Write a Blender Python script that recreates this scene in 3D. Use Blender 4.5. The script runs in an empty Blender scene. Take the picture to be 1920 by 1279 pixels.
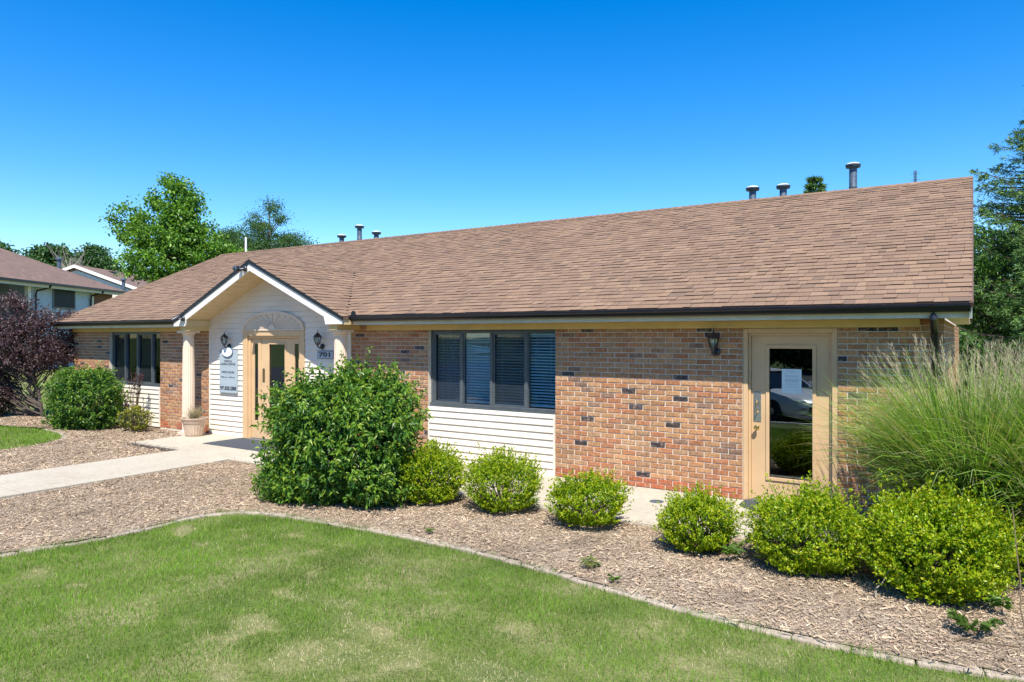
import bpy, math, random
import numpy as np
from mathutils import Vector, Matrix

# ------------------------------------------------------------------ camera, sky, sun, exposure
scene = bpy.context.scene
cam_data = bpy.data.cameras.new('camera')
cam = bpy.data.objects.new('camera', cam_data)
scene.collection.objects.link(cam)
cam.location = (0, 0, 1.98)
cam.rotation_euler = (math.radians(90), 0, math.radians(33.15))
cam_data.sensor_width = 36
cam_data.lens = 24.81
cam_data.shift_y = -0.0047
cam_data.clip_start = 0.05
cam_data.clip_end = 2000
scene.camera = cam

SUN = Vector((0.37, -0.55, 1.03)).normalized()
world = bpy.data.worlds.new('World')
scene.world = world
world.use_nodes = True
wn, wl = world.node_tree.nodes, world.node_tree.links
bg = wn['Background']
sky = wn.new('ShaderNodeTexSky')
sky.sky_type = 'NISHITA'
sky.sun_disc = False
sky.sun_elevation = math.asin(SUN.z)
sky.sun_rotation = math.atan2(SUN.x, SUN.y)
sky.altitude = 200
sky.air_density = 1.0
sky.dust_density = 0.1
sky.ozone_density = 3.0
hs = wn.new('ShaderNodeHueSaturation')
hs.inputs['Saturation'].default_value = 1.46
hs.inputs['Hue'].default_value = 0.506
wl.new(sky.outputs[0], hs.inputs['Color'])
wl.new(hs.outputs[0], bg.inputs['Color'])
bg.inputs['Strength'].default_value = 0.128

sun_data = bpy.data.lights.new('sun', 'SUN')
sun_data.energy = 5.0
sun_data.angle = math.radians(0.53)
sun_data.color = (1.0, 0.955, 0.88)
sun = bpy.data.objects.new('sun', sun_data)
sun.rotation_euler = (-SUN).to_track_quat('-Z', 'Y').to_euler()
sun.location = (10, -15, 30)
scene.collection.objects.link(sun)

scene.view_settings.view_transform = 'Standard'
scene.view_settings.look = 'None'
scene.view_settings.exposure = 0.85
scene.view_settings.gamma = 1.0
scene.view_settings.use_curve_mapping = False
scene.cycles.max_bounces = 8
scene.cycles.transparent_max_bounces = 16

rng = np.random.default_rng(7)
random.seed(7)
COL = scene.collection

# ------------------------------------------------------------------ object helpers
def worldm(p):
    if p is None: return Matrix.Identity(4)
    if p.parent is None: return p.matrix_basis.copy()
    return worldm(p.parent) @ p.matrix_parent_inverse @ p.matrix_basis

LOCAL = [False]          # True while a thing is built in its own coordinates
def link(o, parent=None):
    COL.objects.link(o)
    if parent is not None:
        o.parent = parent
        if not LOCAL[0]:
            o.matrix_parent_inverse = worldm(parent).inverted()
    return o

def copy_tree(o, parent=None, **props):
    c = o.copy(); COL.objects.link(c)
    if parent is not None: c.parent = parent
    for k, v in props.items(): c[k] = v
    for ch in [x for x in scene.objects if x.parent == o]:
        copy_tree(ch, c)
    return c

def tag(o, label=None, cat=None, group=None, kind=None):
    if label: o['label'] = label
    if cat: o['category'] = cat
    if group: o['group'] = group
    if kind: o['kind'] = kind
    return o

def thing(name, label, cat, loc=(0, 0, 0), rz=0.0, group=None):
    o = bpy.data.objects.new(name, None)
    o.location = loc
    o.rotation_euler = (0, 0, rz)
    o.empty_display_size = 0.1
    link(o)
    return tag(o, label, cat, group)

def np_mesh(name, V, faces, mats, tint=None, midx=None, smooth=False):
    """V (n,3); faces: (m,k) array or list of index lists"""
    me = bpy.data.meshes.new(name)
    V = np.asarray(V, dtype=np.float32)
    me.vertices.add(len(V))
    me.vertices.foreach_set('co', V.ravel())
    if isinstance(faces, np.ndarray):
        m, k = faces.shape
        me.loops.add(m * k)
        me.loops.foreach_set('vertex_index', faces.astype(np.int32).ravel())
        me.polygons.add(m)
        me.polygons.foreach_set('loop_start', np.arange(0, m * k, k, dtype=np.int32))
    else:
        tot = [len(f) for f in faces]
        st = np.concatenate([[0], np.cumsum(tot)[:-1]]).astype(np.int32)
        me.loops.add(int(sum(tot)))
        me.loops.foreach_set('vertex_index', np.concatenate([np.asarray(f) for f in faces]).astype(np.int32))
        me.polygons.add(len(faces))
        me.polygons.foreach_set('loop_start', st)
    if midx is not None:
        me.polygons.foreach_set('material_index', np.asarray(midx, dtype=np.int32))
    me.update(calc_edges=True)
    me.polygons.foreach_set('use_smooth', np.full(len(me.polygons), bool(smooth)))
    for m_ in (mats if isinstance(mats, (list, tuple)) else [mats]):
        me.materials.append(m_)
    if tint is not None:
        a = me.attributes.new('tint', 'FLOAT_COLOR', 'POINT')
        t = np.ones((len(V), 4), dtype=np.float32)
        t[:, :3] = tint
        a.data.foreach_set('color', t.ravel())
    return me

def mobj(name, me, parent=None, loc=(0, 0, 0), rot=(0, 0, 0), scale=(1, 1, 1)):
    o = bpy.data.objects.new(name, me)
    o.location = loc; o.rotation_euler = rot; o.scale = scale
    return link(o, parent)

BOXF = np.array([[0, 3, 2, 1], [4, 5, 6, 7], [0, 1, 5, 4], [1, 2, 6, 5], [2, 3, 7, 6], [3, 0, 4, 7]])
def box_v(x0, x1, y0, y1, z0, z1):
    return np.array([[x0, y0, z0], [x1, y0, z0], [x1, y1, z0], [x0, y1, z0],
                     [x0, y0, z1], [x1, y0, z1], [x1, y1, z1], [x0, y1, z1]], dtype=float)

class MB:
    """collects shapes into one mesh"""
    def __init__(s): s.V = []; s.F = []; s.n = 0
    def add(s, V, F):
        V = np.asarray(V, float)
        s.V.append(V); s.F += [list(np.asarray(f) + s.n) for f in F]; s.n += len(V); return s
    def box(s, *b): return s.add(box_v(*b), BOXF)
    def obox(s, c, size, M):
        x, y, z = size
        V = box_v(-x / 2, x / 2, -y / 2, y / 2, -z / 2, z / 2)
        return s.add(V @ np.array(M.to_3x3()).T + np.asarray(c), BOXF)
    def prism(s, poly, y0, y1):
        """polygon in (x,z), extruded along y"""
        n = len(poly)
        V = [(p[0], y0, p[1]) for p in poly] + [(p[0], y1, p[1]) for p in poly]
        F = [list(range(n)), list(range(2 * n - 1, n - 1, -1))] + [[i, i + n, (i + 1) % n + n, (i + 1) % n] for i in range(n)]
        return s.add(V, F)
    def prism_x(s, poly, x0, x1):
        """polygon in (y,z), extruded along x"""
        n = len(poly)
        V = [(x0, p[0], p[1]) for p in poly] + [(x1, p[0], p[1]) for p in poly]
        F = [list(range(n)), list(range(2 * n - 1, n - 1, -1))] + [[i, i + n, (i + 1) % n + n, (i + 1) % n] for i in range(n)]
        return s.add(V, F)
    def prism_z(s, poly, z0, z1):
        n = len(poly)
        V = [(p[0], p[1], z0) for p in poly] + [(p[0], p[1], z1) for p in poly]
        F = [list(range(n - 1, -1, -1)), list(range(n, 2 * n))] + [[i, (i + 1) % n, (i + 1) % n + n, i + n] for i in range(n)]
        return s.add(V, F)
    def tube(s, pts, rad, k=8, cap=True):
        pts = np.asarray(pts, float); m = len(pts)
        rad = np.broadcast_to(np.asarray(rad, float), (m,))
        T = np.gradient(pts, axis=0); T /= np.linalg.norm(T, axis=1)[:, None] + 1e-9
        ref = np.array([0, 0, 1.0]) if abs(T[:, 2]).mean() < 0.8 else np.array([1.0, 0, 0])
        A = np.cross(T, ref); A /= np.linalg.norm(A, axis=1)[:, None] + 1e-9
        B = np.cross(T, A)
        an = np.arange(k) * 2 * math.pi / k
        V = (pts[:, None] + rad[:, None, None] * (np.cos(an)[None, :, None] * A[:, None] + np.sin(an)[None, :, None] * B[:, None])).reshape(-1, 3)
        F = [[i * k + j, i * k + (j + 1) % k, (i + 1) * k + (j + 1) % k, (i + 1) * k + j] for i in range(m - 1) for j in range(k)]
        if cap: F += [list(range(k - 1, -1, -1)), list(range((m - 1) * k, m * k))]
        return s.add(V, F)
    def lathe(s, prof, k=20, c=(0, 0, 0), flute=0.0):
        """prof: (r,z) rows"""
        an = np.arange(k) * 2 * math.pi / k
        V = []
        for r, z in prof:
            rr = r * (1 - flute * (np.arange(k) % 2))
            V.append(np.stack([c[0] + rr * np.cos(an), c[1] + rr * np.sin(an), np.full(k, c[2] + z)], 1))
        m = len(prof)
        F = [[i * k + j, i * k + (j + 1) % k, (i + 1) * k + (j + 1) % k, (i + 1) * k + j] for i in range(m - 1) for j in range(k)]
        F += [list(range(k - 1, -1, -1)), list(range((m - 1) * k, m * k))]
        return s.add(np.concatenate(V), F)
    def build(s, name, mat, parent=None, smooth=False, bevel=0.0, loc=(0, 0, 0), rot=(0, 0, 0)):
        me = np_mesh(name, np.concatenate(s.V), s.F, mat, smooth=smooth)
        o = mobj(name, me, parent, loc, rot)
        if smooth:
            me.set_sharp_from_angle(angle=math.radians(40))
        if bevel:
            b = o.modifiers.new('bevel', 'BEVEL'); b.width = bevel; b.segments = 2; b.limit_method = 'ANGLE'
        return o

def text_obj(name, body, size, mat, parent, loc, width=None, height=None, bold=0.0):
    cu = bpy.data.curves.new(name, 'FONT')
    cu.body = body; cu.size = size; cu.align_x = 'CENTER'; cu.align_y = 'CENTER'
    cu.extrude = 0.001; cu.offset = bold
    tmp = bpy.data.objects.new(name, cu); COL.objects.link(tmp)
    dg = bpy.context.evaluated_depsgraph_get()
    me = bpy.data.meshes.new_from_object(tmp.evaluated_get(dg))
    bpy.data.objects.remove(tmp)
    me.materials.clear(); me.materials.append(mat)
    o = mobj(name, me, parent, loc, (math.radians(90), 0, 0))
    co = np.array([v.co[:] for v in me.vertices])
    w, h = np.ptp(co[:, 0]), np.ptp(co[:, 1])
    o.scale = ((width / w) if width else 1, (height / h) if height else ((width / w) if width else 1), 1)
    return o

# ------------------------------------------------------------------ materials
def new_mat(name):
    m = bpy.data.materials.new(name); m.use_nodes = True
    nt = m.node_tree
    return m, nt.nodes, nt.links, nt.nodes['Principled BSDF']

def noise(nd, lk, scale, detail=4, rough=0.55, vec=None):
    n = nd.new('ShaderNodeTexNoise'); n.inputs['Scale'].default_value = scale
    n.inputs['Detail'].default_value = detail; n.inputs['Roughness'].default_value = rough
    if vec is None:
        g = nd.new('ShaderNodeNewGeometry'); vec = g.outputs['Position']
    lk.new(vec, n.inputs['Vector'])
    return n.outputs['Fac']

def ramp(nd, lk, fac, stops):
    r = nd.new('ShaderNodeValToRGB'); e = r.color_ramp.elements
    while len(e) < len(stops): e.new(0.5)
    for i, (p, c) in enumerate(stops):
        e[i].position = p; e[i].color = (c[0], c[1], c[2], 1)
    lk.new(fac, r.inputs['Fac'])
    return r.outputs['Color']

def mix(nd, lk, mode, a, b, fac=1.0):
    m = nd.new('ShaderNodeMix'); m.data_type = 'RGBA'; m.blend_type = mode
    for s, v in ((m.inputs['Factor'], fac), (m.inputs[6], a), (m.inputs[7], b)):
        if hasattr(v, 'is_output'): lk.new(v, s)
        elif isinstance(v, (int, float)): s.default_value = v
        else: s.default_value = (v[0], v[1], v[2], 1)
    return m.outputs[2]

def bump(nd, lk, bs, fac, strength=0.3, dist=0.01):
    b = nd.new('ShaderNodeBump'); b.inputs['Strength'].default_value = strength
    b.inputs['Distance'].default_value = dist
    lk.new(fac, b.inputs['Height']); lk.new(b.outputs[0], bs.inputs['Normal'])

def plain(name, col, rough=0.6, var=0.15, scale=6.0, metal=0.0, bmp=0.0, bscale=40.0, spec=0.5):
    m, nd, lk, bs = new_mat(name)
    f = noise(nd, lk, scale, 6)
    c0 = [max(0, x * (1 - var)) for x in col]; c1 = [min(1, x * (1 + var)) for x in col]
    lk.new(ramp(nd, lk, f, [(0.3, c0), (0.7, c1)]), bs.inputs['Base Color'])
    bs.inputs['Roughness'].default_value = rough
    bs.inputs['Metallic'].default_value = metal
    bs.inputs['Specular IOR Level'].default_value = spec
    if bmp: bump(nd, lk, bs, noise(nd, lk, bscale, 5), bmp, 0.005)
    return m

def tinted(name, rough=0.8, nscale=60.0, lo=0.7, hi=1.25, bmp=0.3, bdist=0.004, speck=None, spec=0.3, broad=False):
    """colour comes from the piece: point attribute 'tint' of joined pieces, object colour of single ones"""
    m, nd, lk, bs = new_mat(name)
    at = nd.new('ShaderNodeAttribute'); at.attribute_name = 'tint'
    oi = nd.new('ShaderNodeObjectInfo')
    c = mix(nd, lk, 'ADD', at.outputs['Color'], oi.outputs['Color'])
    f = noise(nd, lk, nscale, 6, 0.65)
    c = mix(nd, lk, 'MULTIPLY', c, ramp(nd, lk, f, [(0.3, (lo,) * 3), (0.7, (hi,) * 3)]))
    if broad:                                    # faint weathering streaks over many pieces
        f3 = noise(nd, lk, 0.8, 5, 0.7)
        c = mix(nd, lk, 'MULTIPLY', c, ramp(nd, lk, f3, [(0.3, (.86, .86, .87)), (0.7, (1.08, 1.07, 1.06))]))
    if speck:
        f2 = noise(nd, lk, nscale * 0.45, 4)
        c = mix(nd, lk, 'MIX', c, speck, ramp(nd, lk, f2, [(0.5, (0, 0, 0)), (0.72, (0.55,) * 3)]))
    lk.new(c, bs.inputs['Base Color'])
    bs.inputs['Roughness'].default_value = rough
    bs.inputs['Specular IOR Level'].default_value = spec
    if bmp: bump(nd, lk, bs, f, bmp, bdist)
    return m

def leafmat(name, transl=0.35, rough=0.45, spec=0.4):
    m, nd, lk, bs = new_mat(name)
    at = nd.new('ShaderNodeAttribute'); at.attribute_name = 'tint'
    lk.new(at.outputs['Color'], bs.inputs['Base Color'])
    bs.inputs['Roughness'].default_value = rough
    bs.inputs['Specular IOR Level'].default_value = spec
    tr = nd.new('ShaderNodeBsdfTranslucent')
    c = mix(nd, lk, 'MULTIPLY', at.outputs['Color'], (1.5, 1.45, 0.6))
    lk.new(c, tr.inputs['Color'])
    ms = nd.new('ShaderNodeMixShader'); ms.inputs[0].default_value = transl
    lk.new(bs.outputs[0], ms.inputs[1]); lk.new(tr.outputs[0], ms.inputs[2])
    lk.new(ms.outputs[0], nd['Material Output'].inputs['Surface'])
    return m

def glassmat(name, tint, refl=0.06, ior=1.5, rough=0.0):
    m, nd, lk, bs = new_mat(name)
    tp = nd.new('ShaderNodeBsdfTransparent'); tp.inputs['Color'].default_value = (*tint, 1)
    gl = nd.new('ShaderNodeBsdfGlossy'); gl.inputs['Roughness'].default_value = rough
    gl.inputs['Color'].default_value = (0.86, 0.95, 1.0, 1)
    fr = nd.new('ShaderNodeFresnel'); fr.inputs['IOR'].default_value = ior
    ad = nd.new('ShaderNodeMath'); ad.operation = 'ADD'; ad.use_clamp = True
    ad.inputs[1].default_value = refl
    lk.new(fr.outputs[0], ad.inputs[0])
    n = noise(nd, lk, 1.3, 2)
    b = nd.new('ShaderNodeBump'); b.inputs['Strength'].default_value = 0.02; b.inputs['Distance'].default_value = 0.05
    lk.new(n, b.inputs['Height']); lk.new(b.outputs[0], gl.inputs['Normal'])
    ms = nd.new('ShaderNodeMixShader')
    lk.new(ad.outputs[0], ms.inputs[0]); lk.new(tp.outputs[0], ms.inputs[1]); lk.new(gl.outputs[0], ms.inputs[2])
    lk.new(ms.outputs[0], nd['Material Output'].inputs['Surface'])
    return m

M = {}
M['brick'] = tinted('brick_clay', 0.85, 42, 0.55, 1.35, 0.6, 0.004, speck=(0.46, 0.30, 0.19), broad=True)
M['mortar'] = plain('mortar', (0.60, 0.53, 0.44), 0.9, 0.12, 12, bmp=0.4, bscale=120)
M['shingle'] = tinted('asphalt_shingle', 0.9, 130, 0.66, 1.34, 0.7, 0.004, spec=0.2, broad=True)
M['shingle_edge'] = plain('shingle_cut_edge', (0.045, 0.032, 0.03), 0.95, 0.3, 30)
M['siding'] = plain('cream_white_vinyl', (0.71, 0.625, 0.51), 0.5, 0.08, 1.7, bmp=0.08, bscale=90)
M['trim'] = plain('white_painted_trim', (0.76, 0.71, 0.63), 0.5, 0.07, 4)
M['cream'] = plain('cream_aluminium_fascia', (0.60, 0.55, 0.42), 0.5, 0.10, 5)
M['tan_beam'] = plain('ochre_painted_board', (0.56, 0.41, 0.165), 0.6, 0.10, 4, bmp=0.1)
M['soffit'] = plain('tan_vinyl_soffit', (0.60, 0.455, 0.25), 0.55, 0.08, 6)
M['door_tan'] = plain('tan_door_paint', (0.57, 0.38, 0.205), 0.45, 0.09, 2.2, bmp=0.08, bscale=50)
M['column'] = plain('pale_column_paint', (0.66, 0.525, 0.395), 0.55, 0.06, 5)
M['black_metal'] = plain('black_painted_metal', (0.008, 0.009, 0.013), 0.33, 0.3, 5, spec=.35)
M['lamp_black'] = plain('dark_lantern_metal', (0.018, 0.022, 0.028), 0.4, 0.3, 30)
M['bronze'] = plain('dark_window_frame', (0.075, 0.088, 0.094), 0.4, 0.15, 8)
M['galv'] = plain('galvanised_steel', (0.075, 0.105, 0.135), 0.5, 0.35, 14, metal=0.2)
M['vent_cap'] = plain('bright_vent_cap', (0.62, 0.63, 0.63), 0.5, 0.15, 14)
M['steel'] = plain('brushed_steel_plate', (0.55, 0.55, 0.54), 0.25, 0.2, 30, metal=0.9)
M['brass'] = plain('brass', (0.62, 0.43, 0.14), 0.25, 0.1, 30, metal=0.9)
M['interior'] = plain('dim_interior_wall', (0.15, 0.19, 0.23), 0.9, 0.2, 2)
M['curtain'] = plain('pale_blue_curtain', (0.42, 0.50, 0.58), 0.8, 0.08, 8)
M['blind'] = plain('white_blind_slat', (0.86, 0.88, 0.88), 0.45, 0.06, 8)
M['paper'] = plain('paper_notice', (0.62, 0.72, 0.74), 0.7, 0.05, 10)
M['ink'] = plain('dark_ink', (0.03, 0.035, 0.045), 0.6, 0.1, 30)
M['ink_grey'] = plain('grey_ink', (0.42, 0.46, 0.5), 0.6, 0.1, 30)
M['ink_blue'] = plain('slate_blue_ink', (0.12, 0.17, 0.25), 0.6, 0.1, 30)
M['sign_face'] = plain('pale_blue_grey_sign_face', (0.33, 0.385, 0.415), 0.5, 0.04, 6)
M['sign_white'] = plain('white_sign_oval', (0.82, 0.84, 0.85), 0.45, 0.03, 6)
M['pot'] = plain('tan_planter_plastic', (0.47, 0.345, 0.25), 0.6, 0.12, 9, bmp=0.1)
M['soil'] = plain('dark_soil', (0.05, 0.035, 0.025), 0.95, 0.3, 40, bmp=0.6)
M['mat_grey'] = plain('charcoal_doormat', (0.045, 0.052, 0.063), 0.95, 0.3, 90, bmp=0.8, bscale=300)
M['bark'] = plain('bark', (0.085, 0.065, 0.05), 0.9, 0.4, 18, bmp=0.8, bscale=30)
M['bark_pale'] = plain('pale_dead_wood', (0.30, 0.26, 0.21), 0.9, 0.25, 14)
M['twig'] = plain('twig', (0.12, 0.085, 0.05), 0.9, 0.3, 30)
M['glass'] = glassmat('window_glass', (0.90, 0.96, 0.99), 0.0, 1.45)
M['door_glass'] = glassmat('tinted_door_glass', (0.30, 0.36, 0.37), 0.07, 1.7)
M['lamp_glass'] = glassmat('lantern_glass', (0.7, 0.76, 0.76), 0.08, 1.5, 0.05)
M['leaf'] = leafmat('leaf')
M['leaf_gloss'] = leafmat('glossy_leaf', 0.33, 0.42, 0.4)
M['leaf_box'] = leafmat('boxwood_leaf', 0.42, 0.4, 0.4)
M['needle'] = leafmat('conifer_needle', 0.15, 0.55, 0.3)
M['blade'] = leafmat('grass_blade', 0.35, 0.55, 0.3)
M['chip'] = tinted('wood_chip', 0.9, 90, 0.7, 1.25, 0.3, 0.003)
M['white_pipe'] = plain('white_plastic_pipe', (0.8, 0.8, 0.8), 0.4, 0.03, 5)

def screenmat():
    m, nd, lk, bs = new_mat('insect_screen')
    tp = nd.new('ShaderNodeBsdfTransparent')
    df = nd.new('ShaderNodeBsdfDiffuse'); df.inputs['Color'].default_value = (0.05, 0.06, 0.07, 1)
    ms = nd.new('ShaderNodeMixShader'); ms.inputs[0].default_value = 0.20
    lk.new(tp.outputs[0], ms.inputs[1]); lk.new(df.outputs[0], ms.inputs[2])
    lk.new(ms.outputs[0], nd['Material Output'].inputs['Surface'])
    return m
M['screen'] = screenmat()

def concretemat():
    m, nd, lk, bs = new_mat('pale_concrete')
    a = noise(nd, lk, 0.9, 6, 0.6); b = noise(nd, lk, 14, 6, 0.7); c = noise(nd, lk, 160, 3)
    col = ramp(nd, lk, a, [(0.3, (0.385, 0.335, 0.255)), (0.7, (0.445, 0.405, 0.32))])
    col = mix(nd, lk, 'MULTIPLY', col, ramp(nd, lk, b, [(0.3, (0.86, 0.85, 0.83)), (0.65, (1.04, 1.04, 1.04))]))
    col = mix(nd, lk, 'MULTIPLY', col, ramp(nd, lk, c, [(0.3, (0.9,) * 3), (0.7, (1.06,) * 3)]))
    d = noise(nd, lk, 2.7, 8, 0.75)
    col = mix(nd, lk, 'MULTIPLY', col, ramp(nd, lk, d, [(0.32, (.80, .78, .74)), (0.46, (1, 1, 1))]))
    lk.new(col, bs.inputs['Base Color']); bs.inputs['Roughness'].default_value = 0.85
    bump(nd, lk, bs, c, 0.25, 0.003)
    return m
M['concrete'] = concretemat()
M['edging'] = plain('weathered_edging_concrete', (0.34, 0.275, 0.21), 0.9, 0.3, 9, bmp=0.5, bscale=80)
M['kerb'] = plain('kerb_concrete', (0.42, 0.40, 0.36), 0.9, 0.15, 5, bmp=0.3)
M['asphalt'] = plain('asphalt', (0.05, 0.05, 0.052), 0.9, 0.3, 8, bmp=0.4, bscale=120)

def groundmat(name, cols, s1, s2, bs_=0.6, bsc=60):
    m, nd, lk, bs = new_mat(name)
    a = noise(nd, lk, s1, 5, 0.6); b = noise(nd, lk, s2, 6, 0.7)
    c = ramp(nd, lk, a, [(0.3, cols[0]), (0.5, cols[1]), (0.72, cols[2])])
    c = mix(nd, lk, 'MULTIPLY', c, ramp(nd, lk, b, [(0.3, (0.6,) * 3), (0.7, (1.3,) * 3)]))
    lk.new(c, bs.inputs['Base Color']); bs.inputs['Roughness'].default_value = 0.95
    bs.inputs['Specular IOR Level'].default_value = 0.1
    bump(nd, lk, bs, noise(nd, lk, bsc, 5), bs_, 0.02)
    return m
M['lawn_soil'] = groundmat('lawn_thatch', [(0.085, 0.12, 0.03), (0.13, 0.155, 0.045), (0.26, 0.23, 0.12)], 1.6, 45)
M['mulch'] = groundmat('shredded_bark', [(0.23, 0.17, 0.12), (0.31, 0.24, 0.175), (0.38, 0.31, 0.235)], 2.2, 60, 1.0, 70)
M['far_grass'] = groundmat('far_grass', [(0.06, 0.09, 0.025), (0.085, 0.12, 0.035), (0.14, 0.14, 0.06)], 0.5, 12)

# ------------------------------------------------------------------ setting: ground, lawn, beds, walks, car park
def pip(P, poly):
    x, y = P[:, 0], P[:, 1]; r = np.zeros(len(P), bool); n = len(poly)
    for i in range(n):
        x0, y0 = poly[i]; x1, y1 = poly[(i + 1) % n]
        c = ((y0 > y) != (y1 > y)) & (x < (x1 - x0) * (y - y0) / (y1 - y0 + 1e-12) + x0)
        r ^= c
    return r

_ph = rng.uniform(0, 6.28, (40, 2)); _k = rng.normal(0, 1, (40, 2))
def vnoise(x, y, scale, seed=0):
    """smooth noise in about -1..1"""
    v = np.zeros_like(x, dtype=float)
    for i in range(12):
        k = _k[(i + seed * 5) % 40] * scale * (0.6 + 0.12 * i); p = _ph[(i * 3 + seed * 7) % 40]
        v += np.sin(x * k[0] + y * k[1] + p[0] + 1.7 * np.sin(y * k[0] * .6 - x * k[1] * .5 + p[1])) / (1 + 0.12 * i)
    return v / 5.0

CURB = [(-8.6, -1.2), (-8.05, 1.0), (-7.62, 2.3), (-7.53, 2.87), (-7.42, 3.2), (-7.31, 3.55), (-7.26, 4.0), (-7.3, 4.5), (-7.22, 4.92), (-6.95, 5.15), (-6.32, 5.28),
        (-5.65, 5.34), (-4.96, 5.38), (-4.5, 5.39), (-4.06, 5.37), (-3.48, 5.32), (-3.02, 5.26), (-2.56, 5.18), (-2.12, 5.11),
        (-1.72, 5.06), (-1.26, 5.02), (-0.71, 5.02), (-0.2, 5.06), (0.25, 5.16), (0.9, 5.36), (1.8, 5.75), (3.2, 6.6)]
BED_A = [(-10.03, -1.2), (-10.03, 7.04), (-0.5, 7.04), (-0.5, 8.7), (5.0, 8.7), (5.0, 7.6)] + CURB[::-1]
LEFT_EDGE = [(-20.6, 6.9), (-18.31, 6.99), (-17.6, 7.18), (-16.9, 7.30), (-15.9, 7.2), (-15.17, 6.93), (-14.68, 6.55), (-14.42, 6.0),
             (-14.32, 5.4), (-14.25, 4.0), (-14.1, 1.5), (-14.0, -1.2)]
BED_B = [(-11.6, -1.2), (-11.6, 7.16), (-13.15, 7.16), (-13.22, 8.7), (-18.7, 8.7), (-20.6, 8.7)] + LEFT_EDGE

def lawn_z(x, y):
    return -0.055 - 0.27 * np.clip((1.2 - y) / 3.2, 0, 1) ** 1.3

def grid_sheet(name, x0, x1, y0, y1, nx, ny, zf, mat, keep=None):
    xs, ys = np.linspace(x0, x1, nx + 1), np.linspace(y0, y1, ny + 1)
    X, Y = np.meshgrid(xs, ys)
    P = np.stack([X.ravel(), Y.ravel()], 1)
    V = np.column_stack([P, zf(P[:, 0], P[:, 1])])
    i = (np.arange(ny)[:, None] * (nx + 1) + np.arange(nx)[None]).ravel()
    F = np.stack([i, i + 1, i + nx + 2, i + nx + 1], 1)
    if keep is not None:
        F = F[keep(V[F].mean(1))]
    return mobj(name, np_mesh(name, V, F, mat, smooth=True))

# far ground (one sheet out to the horizon), asphalt car park, lawns, planting beds
g = grid_sheet('ground', -900, 900, -900, 900, 60, 60, lambda x, y: np.full_like(x, -0.48), M['far_grass']); tag(g, kind='structure')
a = grid_sheet('car_park', -45, 45, -32, -2.15, 4, 4, lambda x, y: np.full_like(x, -0.42), M['asphalt']); tag(a, kind='structure')
lw = grid_sheet('lawn', -60, 40, -2.0, 60, 200, 124, lawn_z, M['lawn_soil'],
                keep=lambda c: ~((c[:, 0] > -18.3) & (c[:, 0] < -0.5) & (c[:, 1] > 9.2) & (c[:, 1] < 18)))
tag(lw, kind='structure')

def bed_z(x, y):
    return -0.028 + 0.018 * vnoise(x, y, 2.2, 1) + 0.010 * vnoise(x, y, 7.0, 3)
def bed_sheet(name, poly, x0, x1, y0, y1, st):
    """sheet of the bed clipped to its outline: fine grid, boundary cells snapped out by half a cell"""
    nx, ny = int((x1 - x0) / st), int((y1 - y0) / st)
    return tag(grid_sheet(name, x0, x1, y0, y1, nx, ny, bed_z, M['mulch'], keep=lambda c: pip(c, poly)), kind='structure')
bed_sheet('planting_bed', BED_A, -10.03, 5.0, -1.2, 8.7, 0.05)
bed_sheet('planting_bed', BED_B, -20.6, -11.6, -1.2, 8.7, 0.06)

# concrete kerb of the car park
kb = MB().prism_x([(-2.16, -0.45), (-2.0, -0.45), (-2.0, -0.31), (-2.02, -0.295), (-2.14, -0.295), (-2.16, -0.33)], -45, 45).build('kerb', M['kerb'])
tag(kb, kind='structure')

# concrete walks: slabs butted with narrow recessed joints
walk = bpy.data.objects.new('walkway', None); walk.location = (-6, 7.8, 0); link(walk); tag(walk, kind='structure')
def slab(x0, x1, y0, y1):
    g_ = 0.006
    MB().box(x0 + g_, x1 - g_, y0 + g_, y1 - g_, -0.12, 0.0).build('slab', M['concrete'], walk, bevel=0.006)
xs = [-10.05, -8.5, -6.9, -5.3, -3.7, -2.1, -0.5]
for i in range(6): slab(xs[i], xs[i + 1], 7.03, 8.69)
slab(-11.6, -10.05, 7.16, 8.69); slab(-13.2, -11.6, 7.16, 8.69)
ys = [-2.0, -0.5, 1.0, 2.55, 4.1, 5.65, 7.16]
for i in range(6): slab(-11.6, -10.05, ys[i], ys[i + 1])
MB().box(-13.19, -0.51, 7.05, 8.68, -0.14, -0.02).box(-11.59, -10.06, -1.98, 7.05, -0.14, -0.02).build('joint_fill', M['soil'], walk)

# ------------------------------------------------------------------ office building
BX = thing('office_building', 'long single-storey brick office with brown shingle roof, white siding and gabled entrance', 'building', (-9.5, 8.68, 0))
YW = 8.68
EAVE_Y, EAVE_Z, RIDGE_Y, RIDGE_Z = 8.25, 2.318, 13.59, 4.543
SL = math.atan2(RIDGE_Z - EAVE_Z, RIDGE_Y - EAVE_Y)
GX, GZ, GP, GH, GY = -10.98, 3.36, 0.4426, 2.395, 8.10      # entrance gable: ridge x, ridge z, pitch, half width, front plane
def left_lim(Y): return -18.85 - 0.9 * (Y - EAVE_Y) / (RIDGE_Y - EAVE_Y)
def main_z(Y): return EAVE_Z + (Y - EAVE_Y) * math.tan(SL)
def gable_z(X): return GZ - GP * abs(X - GX)

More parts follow.
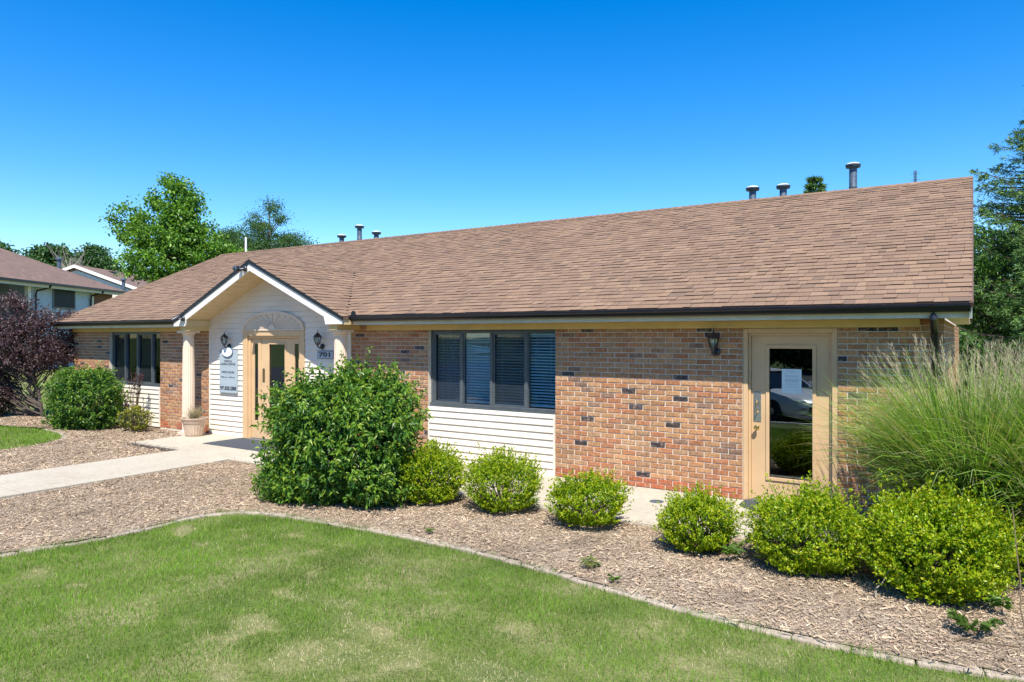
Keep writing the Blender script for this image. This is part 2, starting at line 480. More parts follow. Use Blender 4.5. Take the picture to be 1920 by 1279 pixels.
# --- brick piers
BM_, HM_ = 0.2032, 0.0677          # brick module
JT = 0.0105
PAL = np.array([.97, 1.05, 1.08]) * np.array([(.42, .195, .085), (.44, .22, .10), (.39, .175, .078), (.41, .165, .072), (.43, .235, .12), (.37, .19, .095), (.38, .145, .065), (.45, .225, .10)])
def brick_colour(r, row):
    if r.random() < 0.035: c = np.array([.055, .042, .042]) * r.uniform(.7, 1.5)
    elif r.random() < 0.03: c = np.array([.24, .14, .09]) * r.uniform(.8, 1.2)
    else: c = PAL[r.integers(len(PAL))] * r.uniform(.86, 1.1)
    if row < 2 and r.random() < .75: c = np.array([.40, .125, .055]) * r.uniform(.8, 1.1)
    return np.clip(c, 0, 1)

# unit brick: front face at y=0 (towards -y), chamfered edges
def unit_brick():
    e = 0.03; ez = 0.09
    V = [(e, 0, ez), (1 - e, 0, ez), (1 - e, 0, 1 - ez), (e, 0, 1 - ez),
         (0, .12, 0), (1, .12, 0), (1, .12, 1), (0, .12, 1), (0, 1, 0), (1, 1, 0), (1, 1, 1), (0, 1, 1)]
    F = [[0, 1, 2, 3], [4, 5, 1, 0], [5, 6, 2, 1], [6, 7, 3, 2], [7, 4, 0, 3], [4, 8, 9, 5], [5, 9, 10, 6], [6, 10, 11, 7], [7, 11, 8, 4]]
    return np.array(V, float), F
UB_V, UB_F = unit_brick()
brick_me = np_mesh('brick', UB_V, UB_F, M['brick'])

class Pieces:
    """many alike small pieces: joined with a colour per piece"""
    def __init__(s): s.V = []; s.F = []; s.T = []; s.M = []; s.n = 0
    def add(s, V, F, col, midx=None):
        s.V.append(V); s.T.append(np.broadcast_to(col, (len(V), 3)))
        s.F += [[j + s.n for j in f] for f in F]; s.M += list(midx) if midx is not None else [0] * len(F)
        s.n += len(V)
    def build(s, name, mats, parent):
        o = mobj(name, np_mesh(name, np.concatenate(s.V), s.F, mats, tint=np.concatenate(s.T), midx=s.M), parent)
        o.color = (0, 0, 0, 1); tag(o, kind='stuff')
        return o

br = np.random.default_rng(3)
bricks = []       # (depth, pier, x, w, z, row, colour)
PIERS = [(-18.6, -16.94), (-14.83, -13.02), (-8.98, -7.263), (-4.943, -2.335), (-1.281, -0.25)]
pier_obj = []
for pi, (x0, x1) in enumerate(PIERS):
    wall = MB().box(x0 + .002, x1 - .002, YW + 0.009, YW + 0.20, -0.05, 2.17).build('brick_wall', M['mortar'], BX)
    pier_obj.append(wall)
    for row in range(32):
        z = row * HM_ + 0.004
        if z > 2.165: break
        hgt = min(HM_ - JT, 2.168 - z)
        x = x0
        first = (row % 2 == 0)
        while x < x1 - 0.02:
            w = BM_ if first else BM_ / 2
            first = True
            if x + w > x1 - 0.03: w = x1 - x
            bricks.append((pi, x, w, z, hgt, row, brick_colour(br, row)))
            x += w
def dep(x, z): return (x * -0.5468 + YW * 0.8372)
def rank(b):
    pi, x, w, z, hgt, row, c = b
    if w < 0.15 or hgt < 0.04: return 99
    if pi == 3 and z > 0.12: return dep(x, z)
    if pi == 4 and x < -0.85 and z > 1.15: return dep(x, z)
    return 99
order = sorted(range(len(bricks)), key=lambda i: rank(bricks[i]))
single = set(i for i in order[:300] if rank(bricks[i]) < 50)
joined = [Pieces() for _ in PIERS]
for i, (pi, x, w, z, hgt, row, c) in enumerate(bricks):
    pr = br.uniform(-0.002, 0.0025)
    L, S = (x + JT / 2, YW + pr, z), (w - JT, 0.06, hgt)
    if i in single:
        o = bpy.data.objects.new('brick', brick_me)
        o.location, o.scale, o.color = L, S, (*c, 1)
        link(o, pier_obj[pi])
    else:
        joined[pi].add(UB_V * S + L, UB_F, c)
for pi, J in enumerate(joined): J.build('brick_courses', M['brick'], pier_obj[pi])
# right end wall, seen almost edge-on
ew = MB().box(-0.45, -0.259, YW + 0.21, 18.2, -0.05, 2.155).build('end_wall', M['mortar'], BX)
J = Pieces()
for row in range(32):
    y = YW + 0.0 if row % 2 else YW - BM_ / 2
    while y < 18.0:
        y0 = max(y, YW + .003); w = y + BM_ - y0
        V = np.stack([-0.25 - UB_V[:, 1] * .05 * 1.0, y0 + UB_V[:, 0] * (w - JT), row * HM_ + .004 + UB_V[:, 2] * (HM_ - JT)], 1)
        J.add(V, UB_F, brick_colour(br, row)); y += BM_
J.build('brick_courses', M['brick'], ew)
MB().prism_x([(8.9, 2.17), (18.2, 2.17), (13.59, 4.40)], -0.40, -0.30).build('gable_wall', M['siding'], BX)
# plain shell: left wall, back wall, floor, ceiling (dark inside)
MB().box(-18.6, -18.4, 8.9, 18.2, -0.05, 2.17).build('left_wall', M['mortar'], BX)
MB().box(-18.4, -0.46, 18.0, 18.2, -0.05, 2.17).build('back_wall', M['mortar'], BX)
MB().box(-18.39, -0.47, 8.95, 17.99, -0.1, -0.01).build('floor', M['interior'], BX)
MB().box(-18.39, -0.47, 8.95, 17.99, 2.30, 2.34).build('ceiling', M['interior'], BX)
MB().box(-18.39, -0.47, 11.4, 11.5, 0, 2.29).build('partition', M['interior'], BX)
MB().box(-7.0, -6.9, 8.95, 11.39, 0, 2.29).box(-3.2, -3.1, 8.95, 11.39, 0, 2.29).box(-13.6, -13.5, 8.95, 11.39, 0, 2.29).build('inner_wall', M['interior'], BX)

# --- siding: every board is a piece
def board_prism(x0, x1, z0, h, y, bot=0.022, top=0.003):
    return MB().prism_x([(y - bot, z0), (y - bot + .003, z0 - .002), (y, z0), (y, z0 + h), (y - top, z0 + h)][::-1], x0, x1)
def siding_panel(x0, x1, z0, z1, y, exposure=0.1016, trims=True):
    bk = MB().box(x0, x1, y, y + 0.15, z0, z1).build('siding_panel', M['siding'], BX)
    z = z0; i = 0
    while z < z1 - .01:
        h = min(exposure, z1 - z)
        board_prism(x0 + .028, x1 - .028, z + .002, h - .004, y - .002).build('board', M['siding'], bk)
        z += exposure
    if trims:
        for a_, b_ in ((x0, x0 + .026), (x1 - .026, x1)):
            MB().box(a_, b_, y - .022, y - .001, z0, z1).build('corner_trim', M['siding'], bk)
    return bk
siding_panel(-7.262, -4.944, 0.0, 0.872, YW + 0.012)
siding_panel(-16.939, -14.831, 0.0, 0.872, YW + 0.012)
# entrance wall with the door opening and the gable above
DX0, DX1 = -11.93, -10.15
ent = MB().box(-13.02, DX0, YW, YW + .16, -.03, 2.449).box(DX1, -8.98, YW, YW + .16, -.03, 2.449) \
    .prism([(-13.02, 2.45), (-8.98, 2.45), (-9.03, gable_z(-9.03) - .13), (GX, GZ - .13), (-12.93, gable_z(-12.93) - .13)], YW, YW + .16) \
    .box(DX0, DX1, YW, YW + .16, 2.10, 2.449).build('siding_panel', M['siding'], BX)
z = 0.0
while z < 3.2:
    h = 0.1016
    half = (GZ - .13 - (z + h * .6)) / GP
    xa, xb = max(-12.99, GX - half), min(-9.01, GX + half)
    if xb - xa > .1:
        if z < 2.08:
            for p, q in ((xa, DX0 - .004), (DX1 + .004, xb)):
                board_prism(p, q, z + .002, h - .004, YW - .002).build('board', M['siding'], ent)
        else:
            board_prism(xa, xb, z + .002, h - .004, YW - .002).build('board', M['siding'], ent)
    z += h
for xx in (-13.02, -9.006):
    MB().box(xx, xx + .026, YW - .024, YW - .001, 0, 2.3).build('corner_trim', M['trim'], ent)

# --- main roof
Lr = 5.786
deck = MB()
def rp(X, s, n=0.0):
    return (X, EAVE_Y + s * math.cos(SL) - n * math.sin(SL), EAVE_Z + s * math.sin(SL) + n * math.cos(SL))
# front deck in three pieces so that the entrance gable stays open below
def deck_quad(mb, xa0, xb0, xa1, xb1, s0, s1):
    V = [rp(xa0, s0, -.004), rp(xb0, s0, -.004), rp(xb1, s1, -.004), rp(xa1, s1, -.004), rp(xa0, s0, -.03), rp(xb0, s0, -.03), rp(xb1, s1, -.03), rp(xa1, s1, -.03)]
    mb.add(V, [[0, 1, 2, 3], [7, 6, 5, 4], [0, 4, 5, 1], [1, 5, 6, 2], [2, 6, 7, 3], [3, 7, 4, 0]])
sg = (GZ - EAVE_Z) / math.sin(SL)                 # slope distance where the gable ridge meets the main roof
deck_quad(deck, left_lim(EAVE_Y), GX - GH, left_lim(RIDGE_Y), GX, 0, sg) if False else None
def llim_s(s): return left_lim(EAVE_Y + s * math.cos(SL))
deck_quad(deck, llim_s(0), GX - GH + .02, llim_s(sg), GX, 0, sg)
deck_quad(deck, GX + GH - .02, -0.005, GX, -0.005, 0, sg)
deck_quad(deck, llim_s(sg), -0.005, llim_s(Lr), -0.005, sg, Lr)
bz = RIDGE_Z - .005
deck.add([(left_lim(RIDGE_Y), RIDGE_Y, bz), (-0.005, RIDGE_Y, bz), (-0.005, 18.9, bz - (18.9 - RIDGE_Y) * .4167), (left_lim(RIDGE_Y), 18.9, bz - (18.9 - RIDGE_Y) * .4167),
          (left_lim(RIDGE_Y), RIDGE_Y, bz - .03), (-0.005, RIDGE_Y, bz - .03), (-0.005, 18.9, bz - .03 - (18.9 - RIDGE_Y) * .4167), (left_lim(RIDGE_Y), 18.9, bz - .03 - (18.9 - RIDGE_Y) * .4167)],
         [[3, 2, 1, 0], [4, 5, 6, 7], [0, 1, 5, 4], [1, 2, 6, 5], [2, 3, 7, 6], [3, 0, 4, 7]])
roof = deck.build('roof', plain('brown_roof_deck', (.15, .09, .065), .95, .25, 20), BX)

SH_V = np.array([(0, 0, 0), (1, 0, 0), (0, 0, 1), (1, 0, 1), (0, 1, .12), (1, 1, .12)], float)
SH_F = [[2, 3, 5, 4], [0, 1, 3, 2], [0, 2, 4], [1, 5, 3]]
SH_M = [0, 1, 1, 1]
shingle_me = np_mesh('shingle', SH_V, SH_F, [M['shingle'], M['shingle_edge']], midx=SH_M)
SPAL = np.array([(.215, .137, .094), (.228, .147, .101), (.202, .128, .089), (.192, .122, .087), (.238, .156, .108), (.172, .112, .084), (.152, .104, .084), (.212, .140, .100)]) * np.array([1.04, 1.05, .97])
SPAL = .62 * SPAL + .38 * SPAL.mean(0)
SP = np.array([.21, .18, .18, .14, .09, .09, .05, .06])
sr = np.random.default_rng(11)
tabs = []
EXP = 0.1425
for k in range(41):
    s = k * EXP
    Y = EAVE_Y + s * math.cos(SL)
    x = -0.004 - sr.uniform(0, .12); xr = -0.004
    while xr > left_lim(Y):
        w = sr.choice([.09, .12, .15, .19, .25]) * sr.uniform(.85, 1.15)
        xl = max(xr - w, left_lim(Y))
        xm = (xl + xr) / 2
        if not (abs(xm - GX) < GH - .03 and main_z(Y) < gable_z(xm) - .05):
            tabs.append((xl, xr - xl, s, (sr.uniform(.012, .016) if sr.random() < .4 else sr.uniform(.007, .010)), SPAL[sr.choice(8, p=SP)] * sr.uniform(.9, 1.1)))
        xr = xl
# the largest in the picture: nearest to the right-hand eave
def trank(t): return dep(t[0], 0) + 0.55 * t[2] - 1.5 * t[1]
to = sorted(range(len(tabs)), key=lambda i: trank(tabs[i]))
ts = set(to[:300])
J = Pieces()
ex, es, en = np.array([1, 0, 0.]), np.array([0, math.cos(SL), math.sin(SL)]), np.array([0, -math.sin(SL), math.cos(SL)])
for i, (x, w, s, t, c) in enumerate(tabs):
    if i in ts:
        o = bpy.data.objects.new('shingle', shingle_me)
        o.location = rp(x + .0015, s); o.rotation_euler = (SL, 0, 0); o.scale = (w - .003, .165, t); o.color = (*c, 1)
        link(o, roof)
    else:
        P = np.array(rp(x + .0015, s))
        V = P + SH_V[:, :1] * (w - .003) * ex + SH_V[:, 1:2] * .165 * es + SH_V[:, 2:] * t * en
        J.add(V, SH_F, c, SH_M)
J.build('shingle_courses', [M['shingle'], M['shingle_edge']], roof)
# ridge caps
J = Pieces(); x = -0.01
while x > left_lim(RIDGE_Y) + .1:
    c = SPAL[sr.choice(6)] * sr.uniform(.85, 1.05); w = .145
    V = [(x - .2, RIDGE_Y - .13, RIDGE_Z - .045), (x, RIDGE_Y - .13, RIDGE_Z - .037), (x, RIDGE_Y, RIDGE_Z + .022), (x - .2, RIDGE_Y, RIDGE_Z + .012),
         (x - .2, RIDGE_Y + .13, RIDGE_Z - .045), (x, RIDGE_Y + .13, RIDGE_Z - .037)]
    J.add(np.array(V), [[0, 1, 2, 3], [3, 2, 5, 4]], c); x -= w
J.build('ridge_caps', M['shingle'], roof)

# --- entrance gable roof
proof = MB()
gl = 11.0
for sgn in (-1, 1):
    V = []
    for yy in (GY, gl):
        for xo, zo in ((0, GZ - .012), (sgn * GH, GZ - GP * GH - .012), (sgn * GH, GZ - GP * GH - .04), (0, GZ - .04)):
            V.append((GX + xo, yy, zo))
    # cut along the valley: eave end stops at the main roof
    ye = EAVE_Y + (GZ - GP * GH - EAVE_Z) / math.tan(SL) + .03
    yr = EAVE_Y + (GZ - EAVE_Z) / math.tan(SL) + .05
    V[4] = (V[4][0], yr, V[4][2]); V[7] = (V[7][0], yr, V[7][2]); V[5] = (V[5][0], max(ye, GY + .05), V[5][2]); V[6] = (V[6][0], max(ye, GY + .05), V[6][2])
    F = [[0, 1, 5, 4], [3, 7, 6, 2], [0, 3, 2, 1], [4, 5, 6, 7], [1, 2, 6, 5], [0, 4, 7, 3]]
    proof.add(V, F if sgn > 0 else [f[::-1] for f in F])
proof_o = proof.build('entrance_roof', bpy.data.materials['brown_roof_deck'], BX)
ga = math.atan(GP)
J = Pieces()
for sgn in (-1, 1):
    e_s = np.array([-sgn * math.cos(ga), 0, math.sin(ga)]); e_n = np.array([sgn * math.sin(ga), 0, math.cos(ga)]); e_y = np.array([0, 1.0, 0])
    P0 = np.array([GX + sgn * GH, GY, GZ - GP * GH])
    n = int(GH / math.cos(ga) / EXP) + 1
    for k in range(n):
        s = k * EXP
        y = GY - .012 - sr.uniform(0, .1) * 0
        zc = P0[2] + s * math.sin(ga)
        yend = EAVE_Y + (zc + .02 - EAVE_Z) / math.tan(SL) + .02
        ln = min(.165, GH / math.cos(ga) - s)
        while y < yend:
            w = sr.choice([.09, .12, .15, .19, .25]) * sr.uniform(.85, 1.15)
            w = min(w, yend - y + .01); t = (sr.uniform(.012, .016) if sr.random() < .4 else sr.uniform(.007, .010))
            B = P0 + e_s * s + e_y * (y - GY)
            V = B + SH_V[:, :1] * (w - .003) * e_y + SH_V[:, 1:2] * ln * e_s + SH_V[:, 2:] * t * e_n
            F = SH_F if sgn > 0 else [f[::-1] for f in SH_F]
            J.add(V, F, SPAL[sr.choice(8, p=SP)] * sr.uniform(.9, 1.1), SH_M); y += w
x = GY - .01
while x < 10.75:
    V = np.array([(GX - .12, x, GZ - .035), (GX - .12, x + .2, GZ - .042), (GX, x + .2, GZ + .010), (GX, x, GZ + .018), (GX + .12, x, GZ - .035), (GX + .12, x + .2, GZ - .042)])
    J.add(V, [[0, 3, 2, 1], [3, 4, 5, 2]], SPAL[sr.choice(6)] * sr.uniform(.85, 1.05)); x += .145
J.build('shingle_courses', [M['shingle'], M['shingle_edge']], proof_o)
# rake boards (white), dark drip edge, planked soffit
for sgn in (-1, 1):
    q = lambda x_, z_: (GX + sgn * x_, z_)
    pl = [q(0, GZ - .05), q(GH - .01, GZ - .05 - GP * (GH - .01)), q(GH - .015, 2.178), q(1.99, 2.178), q(1.95, GZ - .19 - GP * 1.95), q(0, GZ - .19)]
    MB().prism(pl if sgn < 0 else pl[::-1], GY + .004, GY + .026).build('rake_board', M['trim'], proof_o)
    pl = [q(0, GZ + .004), q(GH + .012, GZ + .004 - GP * (GH + .012)), q(GH + .012, GZ - .06 - GP * (GH + .012)), q(0, GZ - .06)]
    MB().prism(pl if sgn < 0 else pl[::-1], GY - .014, GY + .003).build('drip_edge', M['black_metal'], proof_o)
    # soffit planks run from the rake board back to the wall
    npl = 13; ln = (GH - .35) / npl
    for i in range(npl):
        xa, xb = i * ln + .004, (i + 1) * ln - .004
        za, zb = GZ - .165 - GP * xa, GZ - .165 - GP * xb
        pl = [q(xa, za), q(xb, zb), q(xb, zb + .012), q(xa, za + .012)]
        MB().prism(pl if sgn > 0 else pl[::-1], GY + .027, YW - .001).build('soffit_plank', M['soffit'], proof_o)
    # boxed return above the column
    xa, xb = sorted((GX + sgn * (GH - .02), GX + sgn * 2.0))
    MB().box(xa, xb, GY + .028, YW - .002, 2.168, 2.185).box(xa, xa + .012, GY + .028, YW - .002, 2.186, 2.30 if sgn > 0 else 2.26).box(xb - .012, xb, GY + .028, YW - .002, 2.186, 2.26 if sgn > 0 else 2.30).build('return_box', M['soffit'], proof_o)
    px = GX + sgn * 2.02
    MB().box(*sorted((px, px + sgn * .2)), GY + .05, YW - .003, 2.085, 2.166).build('return_beam', M['tan_beam'], proof_o)

# --- eaves: fascia, soffit, frieze, gutters, downspout
def eave_run(x0, x1, fr0, fr1):
    MB().box(x0, x1, 8.325, 8.345, 2.165, 2.312).build('fascia', M['cream'], BX)
    MB().box(x0, x1, 8.346, YW - .001, 2.170, 2.180).build('soffit', M['soffit'], BX)
    MB().box(fr0, fr1, YW - .055, YW - .003, 2.078, 2.1695).build('frieze_board', M['tan_beam'], BX, bevel=.003)
    prof = [(8.324, 2.300), (8.324, 2.226), (8.262, 2.222), (8.245, 2.238), (8.236, 2.268), (8.222, 2.282), (8.222, 2.306), (8.236, 2.306), (8.236, 2.300), (8.227, 2.300), (8.230, 2.286),
            (8.242, 2.272), (8.250, 2.242), (8.264, 2.230), (8.318, 2.233), (8.318, 2.300)]
    gt = MB().prism_x(prof, x0 + .01, x1 - .01).build('gutter', M['black_metal'], BX)
    for xe in (x0 + .006, x1 - .009):
        MB().prism_x([(8.324, 2.306), (8.324, 2.224), (8.262, 2.220), (8.240, 2.24), (8.220, 2.282), (8.220, 2.306)], xe, xe + .003).build('end_cap', M['black_metal'], gt)
    return gt
g1 = eave_run(GX + GH + .02, -0.012, GX + GH + .02, -0.47)
g2 = eave_run(-18.82, GX - GH - .02, -18.55, GX - GH - .02)
MB().prism([(-8.53, 2.30), (-8.43, 2.30), (-8.43, 2.355), (-8.445, 2.38), (-8.465, 2.395), (-8.495, 2.395), (-8.515, 2.38), (-8.53, 2.355)], 8.236, 8.246).build('splash_guard', M['black_metal'], g1)
MB().prism([(-13.50, 2.30), (-13.46, 2.30), (-13.46, 2.40), (-13.50, 2.40)], 8.236, 8.30).build('splash_guard', M['galv'], g2)
# right rake
rb = MB()
V = [rp(-.03, -.02, -.05), rp(-.004, -.02, -.05), rp(-.004, Lr, -.05), rp(-.03, Lr, -.05), rp(-.03, -.02, -.17), rp(-.004, -.02, -.17), rp(-.004, Lr, -.17), rp(-.03, Lr, -.17)]
rb.add(V, [[0, 1, 2, 3], [7, 6, 5, 4], [0, 4, 5, 1], [1, 5, 6, 2], [2, 6, 7, 3], [3, 7, 4, 0]]).build('rake_board', M['trim'], BX)
V = [rp(-.03, -.03, .004), rp(.006, -.03, .004), rp(.006, Lr, .004), rp(-.03, Lr, .004), rp(-.03, -.03, -.045), rp(.006, -.03, -.045), rp(.006, Lr, -.045), rp(-.03, Lr, -.045)]
MB().add(V, [[0, 1, 2, 3], [7, 6, 5, 4], [0, 4, 5, 1], [1, 5, 6, 2], [2, 6, 7, 3], [3, 7, 4, 0]]).build('drip_edge', plain('brown_drip_edge', (.12, .07, .05), .5, .1), BX)
MB().box(-.24, -.035, 8.346, 13.4, 2.168, 2.19).build('rake_soffit', M['trim'], BX)
dsx = -0.335
ds = MB().tube([(dsx, 8.28, 2.24), (dsx, 8.28, 2.17), (dsx, 8.45, 2.10), (dsx, 8.60, 2.04), (dsx, 8.635, 1.97), (dsx, 8.635, 1.0), (dsx, 8.635, .14), (dsx, 8.60, .06), (dsx, 8.48, .03)], .036, 8)
ds.build('downspout', M['black_metal'], BX, smooth=True)

# --- windows (frame, mullions, four panes, two insect screens)
def window(x0, x1, cuts, z0=.885, z1=2.075):
    y = YW + .07
    fr = MB().box(x0 + .003, x1 - .003, y, y + .09, z1 - .045, z1).box(x0 + .003, x1 - .003, y - .03, y + .09, z0 - .012, z0 + .045) \
        .box(x0 + .003, x0 + .055, y, y + .09, z0 + .046, z1 - .046).box(x1 - .03, x1 - .003, y, y + .09, z0 + .046, z1 - .046)
    f = fr.build('window', M['bronze'], BX, bevel=.003)
    edges = [x0 + .056] + cuts + [x1 - .031]
    for c in cuts: MB().box(c - .024, c + .024, y - .004, y + .085, z0 + .046, z1 - .046).build('mullion', M['bronze'], f, bevel=.003)
    MB().box(x0, x1, YW + .005, y - .031, z0 - .013, z0 - .001).build('sill', M['bronze'], f)
    for i in range(4):
        a_ = edges[i] + (.025 if i else 0); b_ = edges[i + 1] - (.025 if i < 3 else 0)
        MB().box(a_, b_, y + .045, y + .050, z0 + .046, z1 - .046).build('pane', M['glass'], f)
        if i in (0, 2):
            sf = MB().box(a_, a_ + .03, y + .012, y + .028, z0 + .047, z1 - .047).box(b_ - .02, b_, y + .012, y + .028, z0 + .047, z1 - .047) \
                .box(a_ + .031, b_ - .021, y + .012, y + .028, z0 + .047, z0 + .072).box(a_ + .031, b_ - .021, y + .012, y + .028, z1 - .07, z1 - .047)
            sf.build('screen_frame', M['bronze'], f)
            MB().box(a_ + .03, b_ - .02, y + .019, y + .0205, z0 + .07, z1 - .07).build('insect_screen', M['screen'], f)
    return edges
WR = (-7.263, -4.943, [-6.65, -6.09, -5.468])
WL = (-16.94, -14.83, [-16.37, -15.86, -15.27])
eR = window(*WR); eL = window(*WL)

# --- right-hand door
door_frame = MB()
Yd = YW + .075
fx0, fx1 = -2.333, -1.283
door_frame.box(fx0, fx0 + .055, YW + .012, YW + .16, .0, 2.076).box(fx1 - .055, fx1, YW + .012, YW + .16, .0, 2.076).box(fx0 + .056, fx1 - .056, YW + .012, YW + .16, 2.018, 2.076) \
    .box(fx0 + .056, fx0 + .083, YW + .05, YW + .16, .0, 2.017).box(fx1 - .083, fx1 - .056, YW + .05, YW + .16, .0, 2.017).box(fx0 + .084, fx1 - .084, YW + .05, YW + .16, 1.985, 2.017)
dfo = door_frame.build('door_frame', M['door_tan'], BX, bevel=.004)
a0, a1, gx0, gx1, gz0, gz1 = -2.247, -1.369, -2.05, -1.545, .285, 1.845
slab_mb = MB().box(a0, gx0, Yd, Yd + .045, .015, 1.982).box(gx1, a1, Yd, Yd + .045, .015, 1.982).box(gx0, gx1, Yd, Yd + .045, .015, gz0).box(gx0, gx1, Yd, Yd + .045, gz1, 1.982)
dr = slab_mb.build('door', M['door_tan'], BX)
tr = MB()
for (p, q, r_, t_) in ((gx0 - .03, gx0 + .012, gz0 - .03, gz1 + .03), (gx1 - .012, gx1 + .03, gz0 - .03, gz1 + .03)): tr.box(p, q, Yd - .014, Yd - .001, r_, t_)
tr.box(gx0 + .0121, gx1 - .0121, Yd - .014, Yd - .001, gz0 - .03, gz0 + .012).box(gx0 + .0121, gx1 - .0121, Yd - .014, Yd - .001, gz1 - .012, gz1 + .03)
tr.build('glazing_bead', M['door_tan'], dr, bevel=.005)
MB().box(gx0 + .001, gx1 - .001, Yd + .018, Yd + .024, gz0 + .001, gz1 - .001).build('pane', M['door_glass'], dr)
MB().box(-2.225, -2.135, Yd - .006, Yd - .001, .95, 1.31).build('handle_plate', M['steel'], dr, bevel=.002)
MB().tube([(-2.18, Yd - .006, 1.20), (-2.18, Yd - .05, 1.185), (-2.18, Yd - .055, 1.13), (-2.18, Yd - .05, 1.07), (-2.18, Yd - .006, 1.055)], [.008, .009, .010, .009, .008], 8).build('pull_handle', M['brass'], dr, smooth=True)
kn = MB().lathe([(.0, .0), (.026, .0), (.026, .006), (.012, .010), (.011, .03), (.024, .042), (.030, .055), (.026, .068), (.0, .074)], 16).build('knob', M['brass'], dr, smooth=True, loc=(-2.18, Yd - .001, .885), rot=(math.radians(90), 0, 0))
for zz in (.25, 1.0, 1.75): MB().tube([(a1 + .004, Yd - .005, zz - .05), (a1 + .004, Yd - .005, zz + .05)], .007, 8).build('hinge', M['bronze'], dr)
MB().box(a0, a1, YW + .02, Yd + .06, .0, .013).build('threshold', M['galv'], dr)
# --- entrance door unit with side lights and sunburst arch
eu = MB().box(DX0, DX0 + .13, YW - .03, YW + .1, 0, 2.085).box(DX1 - .13, DX1, YW - .03, YW + .1, 0, 2.085).box(DX0 + .131, DX1 - .131, YW - .03, YW + .1, 1.985, 2.085)
euo = eu.build('door_frame', M['door_tan'], BX, bevel=.006)
MB().box(DX0 + .131, DX0 + .185, YW + .01, YW + .1, 0, 1.984).box(DX1 - .185, DX1 - .131, YW + .01, YW + .1, 0, 1.984).box(DX0 + .186, DX1 - .186, YW + .01, YW + .1, 1.94, 1.984).build('inner_frame', M['door_tan'], euo, bevel=.004)
ye = YW + .045
for (p, q, ga_, gb_) in ((-11.744, -11.475, -11.665, -11.555), (-10.60, -10.336, -10.50, -10.39)):
    sl = MB().box(p, ga_, ye, ye + .045, .01, 1.939).box(gb_, q, ye, ye + .045, .01, 1.939).box(ga_, gb_, ye, ye + .045, .01, .35).box(ga_, gb_, ye, ye + .045, 1.84, 1.939).build('side_light', M['door_tan'], BX, bevel=.004)
    MB().box(ga_ + .001, gb_ - .001, ye + .015, ye + .021, .351, 1.839).build('pane', M['door_glass'], sl)
ed = MB().box(-11.472, -11.235, ye + .01, ye + .055, .01, 1.938).box(-10.77, -10.603, ye + .01, ye + .055, .01, 1.938).box(-11.235, -10.77, ye + .01, ye + .055, .01, .40).box(-11.235, -10.77, ye + .01, ye + .055, 1.835, 1.938).build('door', M['door_tan'], BX, bevel=.004)
MB().box(-11.234, -10.771, ye + .025, ye + .031, .401, 1.834).build('pane', M['door_glass'], ed)
MB().box(-11.255, -11.225, ye, ye + .009, .38, 1.855).box(-10.78, -10.75, ye, ye + .009, .38, 1.855).box(-11.2249, -10.7801, ye, ye + .009, .38, .41).box(-11.2249, -10.7801, ye, ye + .009, 1.825, 1.855).build('glazing_bead', M['door_tan'], ed, bevel=.003)
MB().box(-11.425, -11.36, ye + .002, ye + .009, 1.10, 1.36).build('push_plate', plain('bronze_plate', (.16, .11, .06), .35, .2, 20, metal=.6), ed, bevel=.002)
MB().box(-11.74, -10.34, YW - .01, YW + .1, .0, .009).build('threshold', M['galv'], euo)
acx, acz, aw, ah = -11.04, 2.086, .893, .362
arc = [(acx + aw * math.cos(t), acz + .03 + (ah - .03) * math.sin(t)) for t in np.linspace(0, math.pi, 25)]
MB().prism([(acx + aw, acz)] + arc + [(acx - aw, acz)], YW - .028, YW + .02).build('arch_panel', M['column'], BX)
rim = []
for t in np.linspace(0, math.pi, 25): rim.append((acx + (aw + .004) * math.cos(t), acz + .03 + (ah - .026) * math.sin(t)))
for t in np.linspace(math.pi, 0, 25): rim.append((acx + (aw - .075) * math.cos(t), acz + .03 + (ah - .085) * math.sin(t)))
arch_rim = MB()
n = len(rim) // 2
for i in range(n - 1):
    a_, b_, c_, d_ = rim[i], rim[i + 1], rim[2 * n - 2 - i], rim[2 * n - 1 - i]
    arch_rim.prism([a_, b_, c_, d_], YW - .05, YW - .029)
arch_rim.box(acx - aw - .004, acx + aw + .004, YW - .05, YW - .029, acz, acz + .028)
aro = arch_rim.build('arch_trim', M['column'], BX)
hub = [(acx + .10 * math.cos(t), acz + .03 + .085 * math.sin(t)) for t in np.linspace(0, math.pi, 13)]
MB().prism(hub, YW - .046, YW - .029).build('sunburst_hub', M['column'], aro)
for t in np.linspace(.13, math.pi - .13, 13):
    a_ = np.array([acx + .12 * math.cos(t), acz + .032 + .10 * math.sin(t)]); b_ = np.array([acx + (aw - .09) * math.cos(t), acz + .03 + (ah - .10) * math.sin(t)])
    d_ = (b_ - a_) / np.linalg.norm(b_ - a_); nn = np.array([-d_[1], d_[0]])
    MB().prism([tuple(a_ + nn * .006), tuple(a_ - nn * .006), tuple(b_ - nn * .018), tuple(b_ + nn * .018)], YW - .041, YW - .029).build('sunburst_ray', M['column'], aro)
# --- columns: fluted shaft, base, capital
for cx in (-13.215, -8.87):
    cy = 8.33
    sh = MB().lathe([(.118, .09), (.120, .4), (.117, 1.0), (.108, 1.7), (.100, 1.99)], 40, (cx, cy, 0), flute=.055).build('column', M['column'], BX)
    MB().box(cx - .15, cx + .15, cy - .15, cy + .15, .0, .05).lathe([(.140, .051), (.146, .062), (.14, .075), (.124, .09)], 28, (cx, cy, 0)).build('column_base', M['column'], sh, bevel=.004)
    MB().lathe([(.101, 1.99), (.118, 2.0), (.113, 2.015), (.128, 2.035), (.14, 2.045)], 28, (cx, cy, 0)).box(cx - .155, cx + .155, cy - .155, cy + .155, 2.046, 2.083).build('capital', M['column'], sh)

